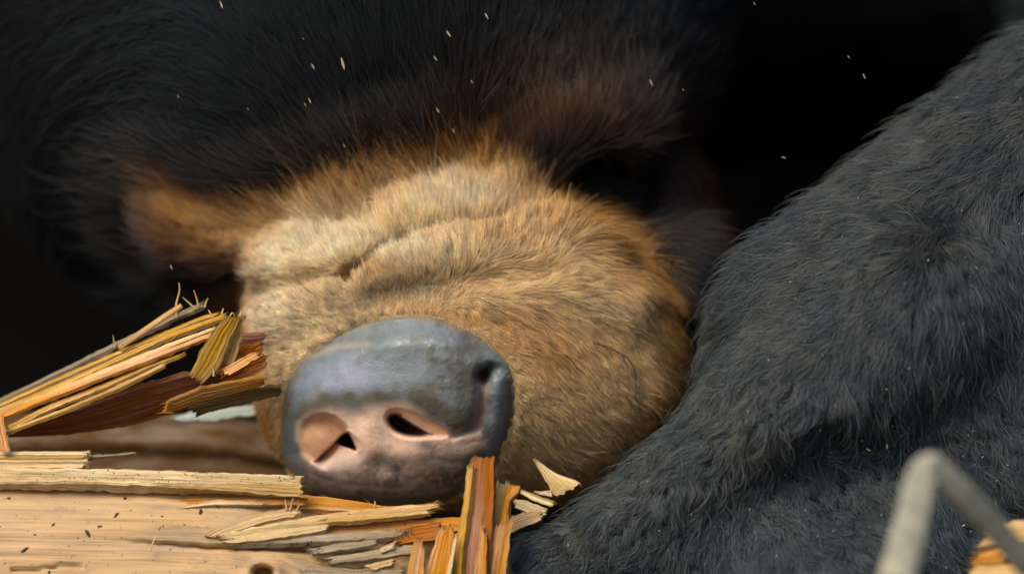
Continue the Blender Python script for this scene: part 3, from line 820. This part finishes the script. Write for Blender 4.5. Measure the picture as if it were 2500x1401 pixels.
_seed = [100]
def slat(name, top, bot, thick, tone, rag=(0.0, 0.0), parent=None, relief=2.0, mat=None):
    """a split piece of wood: front face between two edge lines, real thickness behind, fibres along its length, torn ends"""
    _seed[0] += 1
    r = np.random.default_rng(_seed[0])
    n0 = 26
    A, La = resample(top, n0); B, Lb = resample(bot, n0)
    L = max(La, Lb); wd = np.linalg.norm(A - B, axis=1).mean()
    n = int(np.clip(L / 14, 8, 46)); m = int(np.clip(wd / 2.6, 4, 26))
    def at(E, u):   # extrapolating sampler
        x = u * (n0 - 1); i = np.clip(np.floor(x).astype(int), 0, n0 - 2); f = (x - i)[:, None]
        return E[i] * (1 - f) + E[i + 1] * f
    v = np.linspace(0, 1, m)
    walk = np.cumsum(r.normal(0, 1, m)); walk -= walk.mean(); walk /= np.abs(walk).max() + 1e-6
    e1 = np.clip(0.45 * walk + 0.75 * (r.random(m) ** 2 - 0.35), -1.2, 1.2) * rag[1] / L
    walk = np.cumsum(r.normal(0, 1, m)); walk -= walk.mean(); walk /= np.abs(walk).max() + 1e-6
    e0 = np.clip(0.45 * walk + 0.75 * (0.35 - r.random(m) ** 2), -1.2, 1.2) * rag[0] / L
    U = np.linspace(0, 1, n)
    G = np.empty((n, m, 3)); uvs = np.empty((n, m, 2))
    ja = np.interp(np.linspace(0, 1, n), np.linspace(0, 1, max(4, n)), r.normal(0, 1, max(4, n))) * min(1.3, wd * 0.05)
    jb = np.interp(np.linspace(0, 1, n), np.linspace(0, 1, max(4, n)), r.normal(0, 1, max(4, n))) * min(1.3, wd * 0.05)
    for j in range(m):
        u = e0[j] * 1.0 + U * (1 + e1[j] - e0[j])
        a, b = at(A, u), at(B, u)
        ac = (b - a); ac /= np.linalg.norm(ac, axis=1)[:, None] + 1e-6
        a = a + ac * ja[:, None]; b = b + ac * jb[:, None]
        G[:, j] = a * (1 - v[j]) + b * v[j]
        uvs[:, j, 0] = u * L * S; uvs[:, j, 1] = v[j] * wd * S
    tu = np.gradient(G, axis=0); tv = np.gradient(G, axis=1)
    N = np.cross(tv, tu); N /= np.linalg.norm(N, axis=2)[..., None] + 1e-9
    if N[..., 1].mean() > 0: N = -N
    colr = np.cumsum(r.normal(0, 1, m)) * 0.35 + r.normal(0, 1, m); colr -= colr.mean(); colr /= np.abs(colr).max() + 1e-6
    lw = np.interp(np.linspace(0, 1, n), np.linspace(0, 1, 6), r.normal(0, 1, 6))
    h = 0.75 * relief * (colr[None, :] + 0.35 * lw[:, None] + 0.14 * r.normal(0, 1, (n, m)))
    front = G + N * h[..., None]
    tp = thick * (0.8 + 0.2 * np.sin(np.linspace(0.2, 2.9, n)))[:, None] * (1 + 0.15 * r.normal(0, 1, (n, m)))
    back = G - N * tp[..., None]
    Vx = np.concatenate([front.reshape(-1, 3), back.reshape(-1, 3)])
    uv = np.concatenate([uvs.reshape(-1, 2), uvs.reshape(-1, 2) + [0.01, 0.02]])
    idx = np.arange(n * m).reshape(n, m); k = n * m
    Ff = np.stack([idx[:-1, :-1], idx[1:, :-1], idx[1:, 1:], idx[:-1, 1:]], -1).reshape(-1, 4)
    Fs = Ff.tolist() + (Ff[:, ::-1] + k).tolist()
    loop = list(idx[:, 0]) + list(idx[-1, 1:]) + list(idx[-2::-1, -1]) + list(idx[0, -2:0:-1])
    for a, b in zip(loop, loop[1:] + loop[:1]):
        Fs.append([int(a), int(a + k), int(b + k), int(b)])
    # loose fibres frayed from the torn ends and along the edges
    ex = []
    for side_, rg in ((0, rag[0]), (1, rag[1])):
        if rg <= 0: continue
        row = 0 if side_ == 0 else n - 1; prev = 1 if side_ == 0 else n - 2
        for _k in range(int(4 + m * 0.7)):
            j = r.integers(0, m); p = G[row, j]; t = G[row, j] - G[prev, j]; t /= np.linalg.norm(t) + 1e-6
            ex.append((p - t * 6, t + r.normal(0, 0.28, 3), r.uniform(4, 9 + rg * 0.7), r.uniform(0.7, 1.6)))
    for _k in range(int(L / 28)):
        j = 0 if r.random() < 0.6 else m - 1; i = r.integers(1, n - 1); t = G[i + 1 if i + 1 < n else i, j] - G[i - 1, j]; t /= np.linalg.norm(t) + 1e-6
        ex.append((G[i, j], t * r.choice([-1, 1]) + r.normal(0, 0.22, 3), r.uniform(6, 22), r.uniform(0.5, 1.1)))
    k0 = len(Vx); add = []; auv = []
    for p, t, ln, rd in ex:
        t = t / np.linalg.norm(t); a1 = np.cross(t, [0.3, 0.5, 0.8]); a1 /= np.linalg.norm(a1); a2 = np.cross(t, a1); b = k0 + len(add)
        add += [p + a1 * rd, p - a1 * 0.5 * rd + a2 * 0.87 * rd, p - a1 * 0.5 * rd - a2 * 0.87 * rd, p + t * ln + r.normal(0, 0.8, 3)]
        auv += [[0, 0], [0, 0.0005], [0, 0.001], [ln * S, 0.0005]]
        Fs += [[b, b + 1, b + 3], [b + 1, b + 2, b + 3], [b + 2, b, b + 3], [b, b + 2, b + 1]]
    if add:
        Vx = np.concatenate([Vx, np.array(add)]); uv = np.concatenate([uv, np.array(auv)])
    tone = np.asarray(tone) * (1 + 0.08 * r.normal())
    return make_mesh(name, Vx, Fs, mat or M_WOOD, parent, smooth=False, uv=uv, color=np.clip(tone, 0, 0.9))

def build_log():
    kx = np.array([-900, 0, 350, 560, 690, 760, 950, 1150, 1290, 1500, 3300.])
    Bk = np.array([1005, 1000, 1003, 1012, 1040, 1100, 1330, 1400, 1430, 1480, 1500.])
    Tr = np.array([1270, 1280, 1300, 1330, 1370, 1400, 1420, 1450, 1500, 1540, 1560.])
    Fr = np.array([1172, 1176, 1180, 1188, 1205, 1240, 1272, 1300, 1400, 1460, 1480.])
    xs = np.concatenate([np.arange(-900, -20, 40), np.arange(-20, 1320, 5), np.arange(1320, 3301, 60)]).astype(float)
    base = [(900, 2400, 0), (1200, 1600, 0), (900, 'B', 30), (760, 'B', 0), (690, 'B', 25), (640, 'B', 80), (700, 'B', 125), (330, 'T', -30), (220, 'T', 0), (120, 'T', -40), (60, 'F', 40),
            (30, 'F', 8), (8, 'F', 2), (-25, 'F', 14), (-62, 'F', 45), (-95, 'F', 90), (-120, 'F', 150), (-135, 'F', 230), (-140, 1560, 0), (-90, 1850, 0), (150, 2500, 0)]
    na = 150
    tpar = np.linspace(0, 1, len(base))
    dens = np.concatenate([np.linspace(0, 0.5, 40, endpoint=False), np.linspace(0.5, 0.88, 95, endpoint=False), np.linspace(0.88, 1, 15)])
    bx = np.interp(xs, kx, Bk); tx = np.interp(xs, kx, Tr); fx = np.interp(xs, kx, Fr)
    Pn = np.empty((len(xs), na, 3))
    for i, x in enumerate(xs):
        dd = np.array([b[0] for b in base], float)
        yy = np.array([{'B': bx[i], 'T': tx[i], 'F': fx[i]}[b[1]] + b[2] if isinstance(b[1], str) else b[1] for b in base], float)
        d = np.interp(dens, tpar, dd); y = np.interp(dens, tpar, yy)
        for _ in range(2):
            d[1:-1] = 0.25 * d[:-2] + 0.5 * d[1:-1] + 0.25 * d[2:]; y[1:-1] = 0.25 * y[:-2] + 0.5 * y[1:-1] + 0.25 * y[2:]
        Pn[i] = np.stack([np.full(na, x), y, d], 1)
    flat = Pn.reshape(-1, 3).copy()
    px, py, dd = flat[:, 0], flat[:, 1], flat[:, 2]
    q = np.stack([px / 9.0, py, dd], 1)
    dd = dd + 2.4 * vnoise(q, 16, 61) + 1.2 * vnoise(q, 5, 62) + 8 * vnoise(flat, 110, 63)
    fr = (flat[:, 2] < 25)
    wig = 4 * vnoise(np.stack([px, px * 0], 1), 30, 64)
    dd = dd + fr * 42 * np.exp(-(line_dist(px, py + wig, [(255, 1322), (400, 1328), (530, 1336), (640, 1336), (800, 1350)]) / 4.5) ** 2) * sstep(250, 480, px)
    dd = dd + fr * 24 * np.exp(-(line_dist(px, py + wig, [(30, 1388), (200, 1384)]) / 3) ** 2)
    hole = np.hypot((px - 642) / 1.5, py - 1398)
    dd = dd + fr * (90 * (1 - sstep(9, 20, hole)) - 10 * np.exp(-((hole - 26) / 7) ** 2))
    P3 = W(px, py, dd)
    idx = np.arange(len(P3)).reshape(len(xs), na)
    Fq = np.stack([idx[:-1, :-1], idx[:-1, 1:], idx[1:, 1:], idx[1:, :-1]], -1).reshape(-1, 4)
    arc = np.concatenate([np.zeros((len(xs), 1)), np.cumsum(np.linalg.norm(np.diff(P3.reshape(len(xs), na, 3), axis=1), axis=2), axis=1)], 1)
    uv = np.stack([px * S, arc[len(xs) // 2][None, :].repeat(len(xs), 0).ravel() * S], 1)
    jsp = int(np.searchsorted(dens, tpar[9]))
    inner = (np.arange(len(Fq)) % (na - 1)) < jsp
    log = make_mesh("log", P3, Fq[~inner], M_LOG, uv=uv, color=0.84 * srgb(216, 176, 126))
    wall = make_mesh("hollow_wall", P3, Fq[inner], M_LOG, uv=uv, parent=log, color=srgb(88, 62, 32))  # brown wood, tone lowered to put the hollow's shade into the colour
    wall["label"] = "brown rotten inner wall of the hollow log, darkened for shade"
    tag(log, "pale peeled log torn open into splinters under the bear's nose", "log")
    sl = lambda *a, **k: slat("slat", *a, parent=log, **k)
    sp = lambda *a, **k: slat("splinter", *a, parent=log, **k)
    # long ledge in front of the nose
    sl([(-60, 1140, -40), (200, 1143, -45), (420, 1150, -48), (600, 1156, -50), (722, 1160, -52)],
       [(-60, 1182, -72), (200, 1180, -78), (420, 1188, -80), (600, 1192, -80), (730, 1200, -80)], 26, T_CREAM, (0, 18), relief=3.5)
    sl([(380, 1176, -70), (560, 1180, -76), (730, 1182, -78)], [(400, 1188, -84), (560, 1198, -88), (736, 1214, -88)], 14, T_PALE, (40, 14))
    sl([(600, 1158, -40), (690, 1160, -44), (735, 1163, -46)], [(600, 1176, -58), (690, 1176, -60), (728, 1178, -62)], 12, T_PALE, (10, 16))
    # short stacked strips at the left edge
    for k, (y0, y1, x1, tn) in enumerate([(1100, 1108, 215, T_CREAM), (1109, 1117, 205, T_PALE), (1118, 1125, 218, T_CREAM), (1126, 1140, 208, T_PALE)]):
        sl([(-60, y0 + 3, 10 - 8 * k), (x1, y0 + 2, 8 - 8 * k)], [(-60, y1 + 1, -4 - 8 * k), (x1 - 4, y1 + 1, -6 - 8 * k)], 22, tn, (0, 12), relief=1.5)
    sp([(150, 1116, 20), (330, 1102, 30)], [(150, 1122, 12), (330, 1107, 26)], 8, T_GREY, (0, 6))
    # orange wood exposed below the ledge and sheets peeling off the face
    sl([(350, 1226, -52), (480, 1216, -56), (600, 1214, -58), (735, 1212, -60)], [(360, 1236, -66), (480, 1232, -72), (600, 1230, -74), (740, 1232, -74)], 10, T_ORANGE, (40, 20))
    sl([(440, 1232, -68), (520, 1218, -72), (640, 1224, -74)], [(450, 1240, -78), (520, 1232, -82), (648, 1232, -82)], 8, T_PALE, (18, 22))
    sl([(500, 1306, -112), (540, 1280, -96), (600, 1256, -82), (700, 1240, -72), (722, 1238, -70)], [(520, 1312, -116), (580, 1294, -112), (640, 1276, -100), (700, 1262, -92), (730, 1258, -90)], 12, T_PALE, (10, 16))
    sl([(530, 1306, -124), (620, 1286, -112), (720, 1272, -104), (790, 1262, -98)], [(560, 1324, -138), (640, 1318, -136), (720, 1306, -130), (800, 1292, -122)], 14, T_CREAM, (26, 20))
    # strip running under the nose
    sl([(722, 1204, 10), (800, 1212, 10), (900, 1226, 5), (975, 1240, 0)], [(722, 1240, -30), (800, 1244, -35), (900, 1250, -40), (980, 1254, -40)], 20, T_ORANGE, (8, 20))
    # grey topped tongue, orange band and grey layers below it
    sl([(600, 1282, -90), (700, 1268, -85), (850, 1247, -80), (960, 1236, -78), (1068, 1226, -75)], [(600, 1302, -112), (700, 1294, -112), (800, 1276, -112), (920, 1266, -110), (1046, 1254, -100)], 12, T_PALE * 0.9, (12, 34), relief=2.6)
    sl([(640, 1296, -70), (800, 1282, -70), (1000, 1268, -70), (1130, 1262, -70)], [(640, 1312, -92), (800, 1302, -96), (1000, 1292, -98), (1140, 1296, -98)], 18, T_ORANGE, (20, 24))
    sl([(560, 1318, -112), (700, 1308, -112), (850, 1298, -112), (985, 1290, -110)], [(570, 1328, -130), (700, 1326, -134), (850, 1318, -134), (984, 1306, -130)], 14, T_GREY, (30, 26), relief=2.8)
    sl([(960, 1298, -118), (1020, 1282, -116), (1075, 1276, -112)], [(970, 1330, -136), (1020, 1320, -136), (1080, 1316, -130)], 14, T_DEEP, (14, 16))
    sl([(750, 1338, -132), (830, 1324, -130), (925, 1312, -128)], [(770, 1350, -148), (840, 1342, -148), (920, 1326, -146)], 12, T_GREY, (16, 18))
    sl([(800, 1360, -142), (900, 1344, -142), (1020, 1326, -138)], [(812, 1374, -156), (900, 1364, -156), (1024, 1346, -152)], 12, T_GREY, (18, 22))
    sl([(890, 1378, -150), (960, 1362, -148)], [(906, 1390, -160), (958, 1378, -160)], 10, T_PALE * 0.9, (10, 12))
    sl([(925, 1338, -150), (965, 1322, -150)], [(932, 1348, -156), (962, 1336, -156)], 8, T_CREAM, (6, 10))
    sl([(740, 1380, -150), (860, 1388, -152), (980, 1380, -150)], [(740, 1420, -160), (860, 1424, -162), (985, 1420, -160)], 10, T_GREY, (20, 20))
    # upright torn splinters beside the paw
    U = lambda pts_l, pts_r, th, tone, rag: sp(pts_l, pts_r, th, tone, rag, relief=1.8)
    U([(1112, 1470, -170), (1120, 1320, -165), (1135, 1230, -155), (1148, 1116, -140)], [(1196, 1470, -180), (1200, 1320, -178), (1204, 1230, -165), (1207, 1116, -150)], 34, T_DEEP * 1.05, (0, 9))
    U([(1100, 1470, -176), (1108, 1340, -172), (1128, 1250, -165), (1142, 1140, -150)], [(1122, 1470, -190), (1128, 1340, -186), (1142, 1250, -178), (1156, 1140, -160)], 18, T_OCHRE, (0, 14))
    U([(1150, 1470, -200), (1160, 1380, -198), (1172, 1290, -186)], [(1180, 1470, -206), (1186, 1380, -204), (1188, 1290, -190)], 14, T_ORANGE, (0, 30))
    U([(1205, 1470, -150), (1210, 1300, -130), (1228, 1200, -110), (1246, 1180, -106)], [(1232, 1470, -160), (1238, 1300, -140), (1244, 1220, -120), (1272, 1190, -112)], 22, T_ORANGE, (0, 10))
    U([(1186, 1470, -176), (1196, 1370, -172), (1206, 1290, -160)], [(1225, 1470, -180), (1240, 1360, -172), (1252, 1260, -150)], 20, T_ORANGE * 1.05, (0, 16))
    U([(1200, 1300, -100), (1208, 1230, -96), (1214, 1172, -90)], [(1226, 1300, -104), (1234, 1230, -100), (1244, 1184, -94)], 14, T_CREAM, (0, 14))
    U([(1020, 1470, -190), (1040, 1390, -186), (1066, 1310, -176), (1076, 1290, -172)], [(1098, 1470, -196), (1102, 1390, -192), (1108, 1310, -182), (1104, 1286, -176)], 22, T_ORANGE, (0, 14))
    U([(985, 1470, -200), (996, 1380, -196), (1012, 1316, -190)], [(1030, 1470, -204), (1034, 1380, -200), (1038, 1330, -194)], 16, T_ORANGE * 1.08, (0, 18))
    U([(1080, 1470, -206), (1092, 1390, -202), (1110, 1310, -196)], [(1092, 1470, -208), (1102, 1390, -204), (1116, 1312, -198)], 8, T_CREAM, (0, 10))
    U([(1118, 1300, -150), (1120, 1270, -150), (1124, 1262, -150)], [(1146, 1300, -152), (1142, 1280, -152), (1138, 1266, -152)], 8, T_OCHRE, (0, 10))
    # raised bundle on the left
    bun = [
        ([(-80, 1010, 190), (0, 972, 180), (150, 900, 160), (300, 826, 140), (440, 760, 120), (492, 738, 116)], [(-80, 1024, 170), (0, 984, 162), (150, 912, 142), (300, 840, 122), (440, 776, 104), (498, 752, 100)], 12, T_GREY, 12),
        ([(-80, 1018, 160), (0, 984, 150), (160, 912, 130), (320, 842, 110), (500, 768, 84), (530, 762, 80)], [(-80, 1028, 140), (0, 996, 132), (160, 925, 112), (320, 858, 92), (500, 782, 68), (530, 776, 66)], 12, T_OCHRE, 16),
        ([(-60, 1022, 130), (60, 972, 116), (250, 888, 90), (420, 812, 70), (545, 768, 54)], [(-60, 1034, 112), (60, 986, 98), (250, 902, 74), (420, 826, 56), (545, 782, 42)], 12, T_OCHRE, 18),
        ([(-60, 1026, 100), (60, 980, 90), (250, 902, 66), (420, 836, 48), (530, 795, 36)], [(-60, 1044, 84), (60, 1000, 72), (250, 922, 48), (420, 850, 34), (530, 806, 26)], 12, T_PALE, 14),
        ([(0, 1008, 60), (110, 964, 50), (300, 892, 34), (420, 848, 24), (515, 812, 16)], [(0, 1030, 44), (110, 984, 34), (300, 908, 18), (420, 860, 12), (515, 826, 6)], 10, T_ORANGE, 18),
        ([(20, 1038, 60), (120, 986, 50), (260, 934, 40), (360, 888, 32), (450, 860, 26)], [(24, 1054, 40), (120, 1006, 32), (260, 948, 22), (360, 902, 16), (446, 868, 12)], 9, T_OCHRE, 14),
        ([(10, 1052, 30), (160, 996, 26), (300, 936, 20), (400, 888, 10)], [(14, 1060, 18), (160, 1006, 14), (300, 948, 8), (404, 896, 0)], 8, T_OCHRE, 12),
    ]
    for tp, bt, th, tn, rg in bun:
        bt = [(0.35 * a[0] + 0.65 * b[0], 0.35 * a[1] + 0.65 * b[1], b[2]) for a, b in zip(tp, bt)]
        sl(tp, bt, th, tn, (0, rg), relief=1.8)
    # broad plank with a shaded underside
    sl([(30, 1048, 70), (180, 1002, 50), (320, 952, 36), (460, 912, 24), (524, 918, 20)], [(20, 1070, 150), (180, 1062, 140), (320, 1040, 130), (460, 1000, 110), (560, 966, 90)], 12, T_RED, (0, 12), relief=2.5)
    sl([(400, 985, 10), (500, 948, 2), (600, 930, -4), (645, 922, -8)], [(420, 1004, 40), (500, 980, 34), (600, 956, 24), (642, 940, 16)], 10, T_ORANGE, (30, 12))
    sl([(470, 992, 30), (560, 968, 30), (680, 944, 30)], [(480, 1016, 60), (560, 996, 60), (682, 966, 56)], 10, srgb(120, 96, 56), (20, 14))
    sl([(540, 900, 10), (580, 880, 4), (622, 856, 0)], [(556, 916, 0), (590, 898, -6), (632, 872, -10)], 12, T_ORANGE, (8, 8))
    sl([(500, 900, 40), (580, 850, 40), (640, 832, 44)], [(520, 960, 60), (590, 930, 60), (648, 900, 60)], 14, T_DEEP, (20, 18), relief=4)
    sl([(500, 850, 66), (560, 820, 66), (640, 812, 70)], [(510, 900, 76), (570, 880, 76), (640, 850, 76)], 14, T_RED, (20, 18), relief=4)
    # upright flaps
    sl([(466, 912, -10), (488, 860, -16), (520, 810, -20), (548, 776, -20)], [(492, 938, -2), (536, 896, -8), (560, 836, -10), (590, 770, -10)], 7, T_OCHRE * 0.92, (14, 12), relief=2.4)
    sl([(540, 880, 14), (560, 830, 10), (580, 776, 10)], [(566, 906, 20), (584, 846, 18), (600, 772, 18)], 7, T_OCHRE * 0.9, (10, 12))
    # strip curling down at the left edge
    sl([(-20, 1000, 0), (-12, 1040, -14), (0, 1100, -24)], [(8, 1008, 0), (12, 1050, -14), (26, 1102, -24)], 8, T_ORANGE, (6, 8))
    # thin fibres standing up from the broken ends
    for pts in [[(432, 778, 110), (430, 745, 108), (438, 712, 104), (437, 690, 104)], [(486, 752, 100), (480, 728, 98), (473, 708, 96)], [(478, 756, 100), (460, 738, 98), (446, 726, 96)],
                [(500, 750, 90), (503, 738, 88), (508, 728, 86)], [(280, 850, 120), (278, 832, 118), (276, 818, 116)], [(540, 772, 60), (543, 760, 58), (546, 752, 58)], [(522, 778, 70), (512, 762, 68), (508, 756, 68)],
                [(560, 778, -10), (566, 764, -12), (572, 768, -12)], [(584, 776, -6), (588, 764, -6), (590, 758, -6)], [(522, 918, -6), (522, 905, -8), (520, 896, -10)],
                [(708, 1246, -80), (712, 1226, -84), (716, 1214, -86)], [(700, 1244, -80), (698, 1228, -84), (696, 1218, -86)], [(722, 1250, -80), (728, 1238, -82), (730, 1230, -82)],
                [(365, 1345, -140), (372, 1328, -142), (380, 1306, -142)], [(914, 1238, -60), (916, 1228, -62), (914, 1222, -62)]]:
        n = len(pts)
        tube("fibre", [W(*p) for p in pts], [3.2 - 2.2 * i / (n - 1) for i in range(n)], M_WOOD, log, 5, color=T_PALE)
    # stick leaning against the bundle
    tube("splinter", [W(290, 850, 90), W(360, 802, 86), W(410, 768, 84), W(444, 746, 84)], [7, 8, 8, 7], M_WOOD, log, 7, color=T_OCHRE)
    # pale greenish lens shape in the hollow
    slat("pale_lens", [(420, 1018, 420), (500, 998, 410), (640, 985, 400)], [(430, 1026, 410), (520, 1026, 400), (640, 1008, 390)], 10, srgb(196, 210, 196), (16, 10), log, 1.0)
    return log
log = build_log()

# ------------------------------------------------------------------ loose things
chips = [
    ("pale triangular wood chip standing against the bear's cheek", [(1303, 1122, 60), (1328, 1165, 58), (1356, 1212, 55)], [(1310, 1122, 60), (1352, 1152, 58), (1420, 1180, 55)], 8, T_CREAM),
    ("thin pale wood strip lying below the triangular chip", [(1268, 1194, 40), (1300, 1204, 36), (1350, 1222, 30)], [(1272, 1204, 36), (1300, 1220, 32), (1350, 1238, 26)], 8, T_CREAM),
    ("short broad pale chip tucked beside the paw", [(1252, 1214, 20), (1290, 1224, 16), (1330, 1240, 10)], [(1258, 1236, 10), (1284, 1250, 6), (1330, 1262, 0)], 10, T_CREAM),
    ("lowest pale chip wedged between paw and splinters", [(1246, 1262, 0), (1280, 1250, -4), (1320, 1246, -8)], [(1244, 1300, -10), (1280, 1284, -14), (1320, 1270, -18)], 10, T_PALE),
]
for lab, a, b, th, tn in chips:
    tag(slat("wood_chip", a, b, th, tn, (6, 10), relief=1.4), lab, "wood chip")
tube_o = slat("wood_shaving", [(1310, 1200, 30), (1330, 1198, 26), (1346, 1196, 24)], [(1314, 1206, 26), (1332, 1208, 22), (1348, 1212, 20)], 4, T_CREAM, (8, 14), relief=3)
tag(tube_o, "curled frayed wood shaving above the thin pale strip", "shaving")

broken = bpy.data.objects.new("broken_branch", None); sc.collection.objects.link(broken)
tag(broken, "pale broken branch end in the lower right corner below the bear's leg", "branch")
for a, b, th, tn, rg in [
    ([(2420, 1282, -420), (2480, 1272, -420), (2760, 1250, -400)], [(2400, 1330, -470), (2480, 1320, -470), (2760, 1305, -450)], 30, T_PALE, (20, 0)),
    ([(2385, 1350, -470), (2460, 1332, -470), (2760, 1312, -450)], [(2380, 1378, -500), (2460, 1372, -500), (2760, 1350, -480)], 30, T_ORANGE, (20, 0)),
    ([(2375, 1384, -500), (2460, 1376, -500), (2760, 1354, -480)], [(2372, 1440, -530), (2460, 1436, -530), (2760, 1440, -510)], 40, T_PALE, (20, 0)),
    ([(2462, 1318, -500), (2454, 1340, -505), (2446, 1360, -510)], [(2474, 1320, -500), (2468, 1342, -505), (2458, 1364, -510)], 10, T_CREAM, (4, 4))]:
    slat("slat", a, b, th, tn, rg, broken, 3.0)

straw = tube(  # folded flat leaf stalk
    "straw_stalk", [W(2150, 1600, -1500), W(2190, 1410, -1500), W(2226, 1270, -1500), W(2246, 1180, -1500), W(2264, 1142, -1500), W(2292, 1152, -1480), W(2360, 1215, -1420), W(2440, 1300, -1330), W(2520, 1390, -1240)],
             [46, 42, 38, 36, 32, 32, 31, 30, 30], M_STRAW, None, 12, 0.18)
tag(straw, "bent dry straw stalk, blurred, close in front of the bear's leg", "straw")

# flakes thrown up by the digging
M_FLAKE = mat_simple("wood_flake", tuple(srgb(226, 200, 158)), 0.7, 900.0)
flake_labels = ['pale flake flying at the top edge, left of the middle', 'largest pale flake flying over the dark forehead', 'long thin flake flying over the middle of the forehead', 'thin flake flying near the top edge right of the middle', 'thin slanting flake just left of the largest flying flake', 'slanting flake below the long thin flake over the forehead', 'slanting flake just above the rusty brow fur', "lone flake flying right of the bear's brown brow", "larger of two flakes flying above the bear's leg", "smaller upper flake of two above the bear's leg", 'brighter of two touching flakes over the left forehead', 'fainter of two touching flakes over the left forehead', 'faint tiny flake left of the touching pair on the forehead', 'tiny flake over the dark left side of the head', 'tiny flake just above the golden fur right of the middle', 'tiny flake over the fur edge below the touching pair', 'lone flake in the dark above the raised splinter bundle', 'tiny flake at the top edge right of the head', 'faint tiny flake between the brow and the long thin flake', 'tiny flake above left of the largest flying flake', 'tiny faint flake right of the lone flake by the brow', 'tiny flake above the top outline of the leg', 'small flake in the black gap left of the leg']
flakes = [(540, 12, 20, 70), (837, 156, 30, 75), (1095, 83, 18, 55), (1188, 40, 18, 60), (764, 163, 16, 60), (1063, 143, 15, 55), (1069, 270, 15, 55), (1590, 203, 18, 65), (2110, 187, 14, 65),
          (2072, 140, 9, 60), (756, 246, 15, 65), (745, 256, 10, 60), (605, 266, 8, 50), (435, 236, 10, 60), (1108, 320, 12, 65), (840, 356, 10, 60), (418, 652, 13, 65), (1842, 10, 10, 60),
          (1152, 200, 10, 60), (740, 95, 8, 60), (1668, 220, 8, 60), (2283, 268, 8, 70), (1914, 385, 12, 10)]
for i, (x, y, ln, an) in enumerate(flakes):
    a = math.radians(an); c, s_ = math.cos(a), math.sin(a); d = float(rng.uniform(-160, 60)); w = ln * 0.16 + 1.2
    hx, hy = c * ln / 2, s_ * ln / 2
    P = []
    for t, ww in ((-1, 0.25), (-0.3, 1), (0.4, 0.8), (1, 0.2)):
        for sgn in (-1, 1):
            for dep in (0, 2.0):
                P.append(W(x + hx * t - s_ * w * 0.5 * sgn * ww, y + hy * t + c * w * 0.5 * sgn * ww, d + dep + 3 * t))
    Fs = []
    for k in range(3):
        b = 4 * k
        Fs += [[b, b + 4, b + 6, b + 2], [b + 1, b + 3, b + 7, b + 5], [b, b + 1, b + 5, b + 4], [b + 2, b + 6, b + 7, b + 3]]
    Fs += [[0, 2, 3, 1], [12, 13, 15, 14]]
    tag(make_mesh("wood_flake", np.array(P), Fs, M_FLAKE, smooth=False), flake_labels[i], "wood flake", "flakes of wood flying in the air")

# sawdust caught in the leg fur and crumbs lying on the log
def scatter_bits(name, pts, nrm, size, mat, label, cat, flatten=0.4):
    r = np.random.default_rng(5)
    Vs, Fs = [], []
    for p, n, s0 in zip(pts, nrm, size):
        a = r.normal(0, 1, 3); a -= a @ n * n; a /= np.linalg.norm(a) + 1e-9
        b = np.cross(n, a); el = r.uniform(1.0, 2.6)
        k = len(Vs)
        for q in range(6):
            an = q / 6 * 6.283 + r.uniform(-0.4, 0.4); rr = r.uniform(0.45, 1.1)
            Vs.append(p + (a * el * math.cos(an) * rr + b * math.sin(an) * rr + n * r.uniform(-0.2, 0.3) * flatten) * s0)
        Vs.append(p + (a * r.uniform(-0.3, 0.3) + b * r.uniform(-0.2, 0.2) + n * flatten * r.uniform(0.6, 1.2)) * s0); Vs.append(p - n * flatten * s0)
        for q in range(6):
            Fs += [[k + q, k + (q + 1) % 6, k + 6], [k + (q + 1) % 6, k + q, k + 7]]
    return tag(make_mesh(name, np.array(Vs), Fs, mat, smooth=False), label, cat, kind="stuff")

nl = 170
lx = rng.uniform(1300, 2500, nl * 4); ly = rng.uniform(100, 1401, nl * 4)
dd = surf(leg, lx, ly, d1=900)
fl = np.abs(leg(W(lx, ly, dd))) < 6
lx, ly, dd = lx[fl][:nl], ly[fl][:nl], dd[fl][:nl]
Pp = W(lx, ly, dd - rng.uniform(14, 34, len(lx)))
scatter_bits("sawdust", Pp, np.tile(np.array([0, -1.0, 0]), (len(Pp), 1)), rng.uniform(0.5, 1.7, len(Pp)) * np.where(rng.random(len(Pp)) < 0.06, 2.2, 1), M_FLAKE, "fine pale sawdust caught in the black leg fur", "sawdust")
spots = [(130, 1281, 5), (215, 1303, 7), (58, 1343, 6), (285, 1256, 6), (245, 1285, 5), (20, 1216, 5), (305, 1217, 6), (395, 1260, 5), (530, 1235, 6), (490, 1250, 7), (85, 1305, 4), (450, 1280, 3), (180, 1240, 3), (120, 1395, 4)]
g = np.random.default_rng(3)
spots += [(g.uniform(0, 1000), g.uniform(1225, 1400), g.uniform(0.6, 2.0)) for _ in range(240)]
spots += [(g.uniform(0, 730), g.uniform(1146, 1180), g.uniform(0.8, 2.2)) for _ in range(120)]
spots += [(g.normal(750, 25), g.normal(1338, 8), g.uniform(1.5, 3)) for _ in range(40)] + [(g.normal(995, 14), g.normal(1300, 10), g.uniform(1.5, 3)) for _ in range(40)]
sx = np.array([p[0] for p in spots]); sy = np.array([p[1] for p in spots])
dg = bpy.context.evaluated_depsgraph_get()
pp, nn, ss = [], [], []
co = Vector(cam.location)
for x, y, r_ in spots:
    tgt = Vector(W(x, y, 0) * S)
    hit, loc, no, ix, ob, mtx = sc.ray_cast(dg, co, (tgt - co).normalized())
    if hit and ob.name.split('.')[0] in ("log", "slat"):
        pp.append(np.array(loc) / S); nn.append(np.array(no) if no.y < 0 else -np.array(no)); ss.append(r_)
scatter_bits("wood_crumbs", pp, nn, ss, M_CRUMB, "dark crumbs of dirt and wood scattered over the log", "crumbs", 0.6)
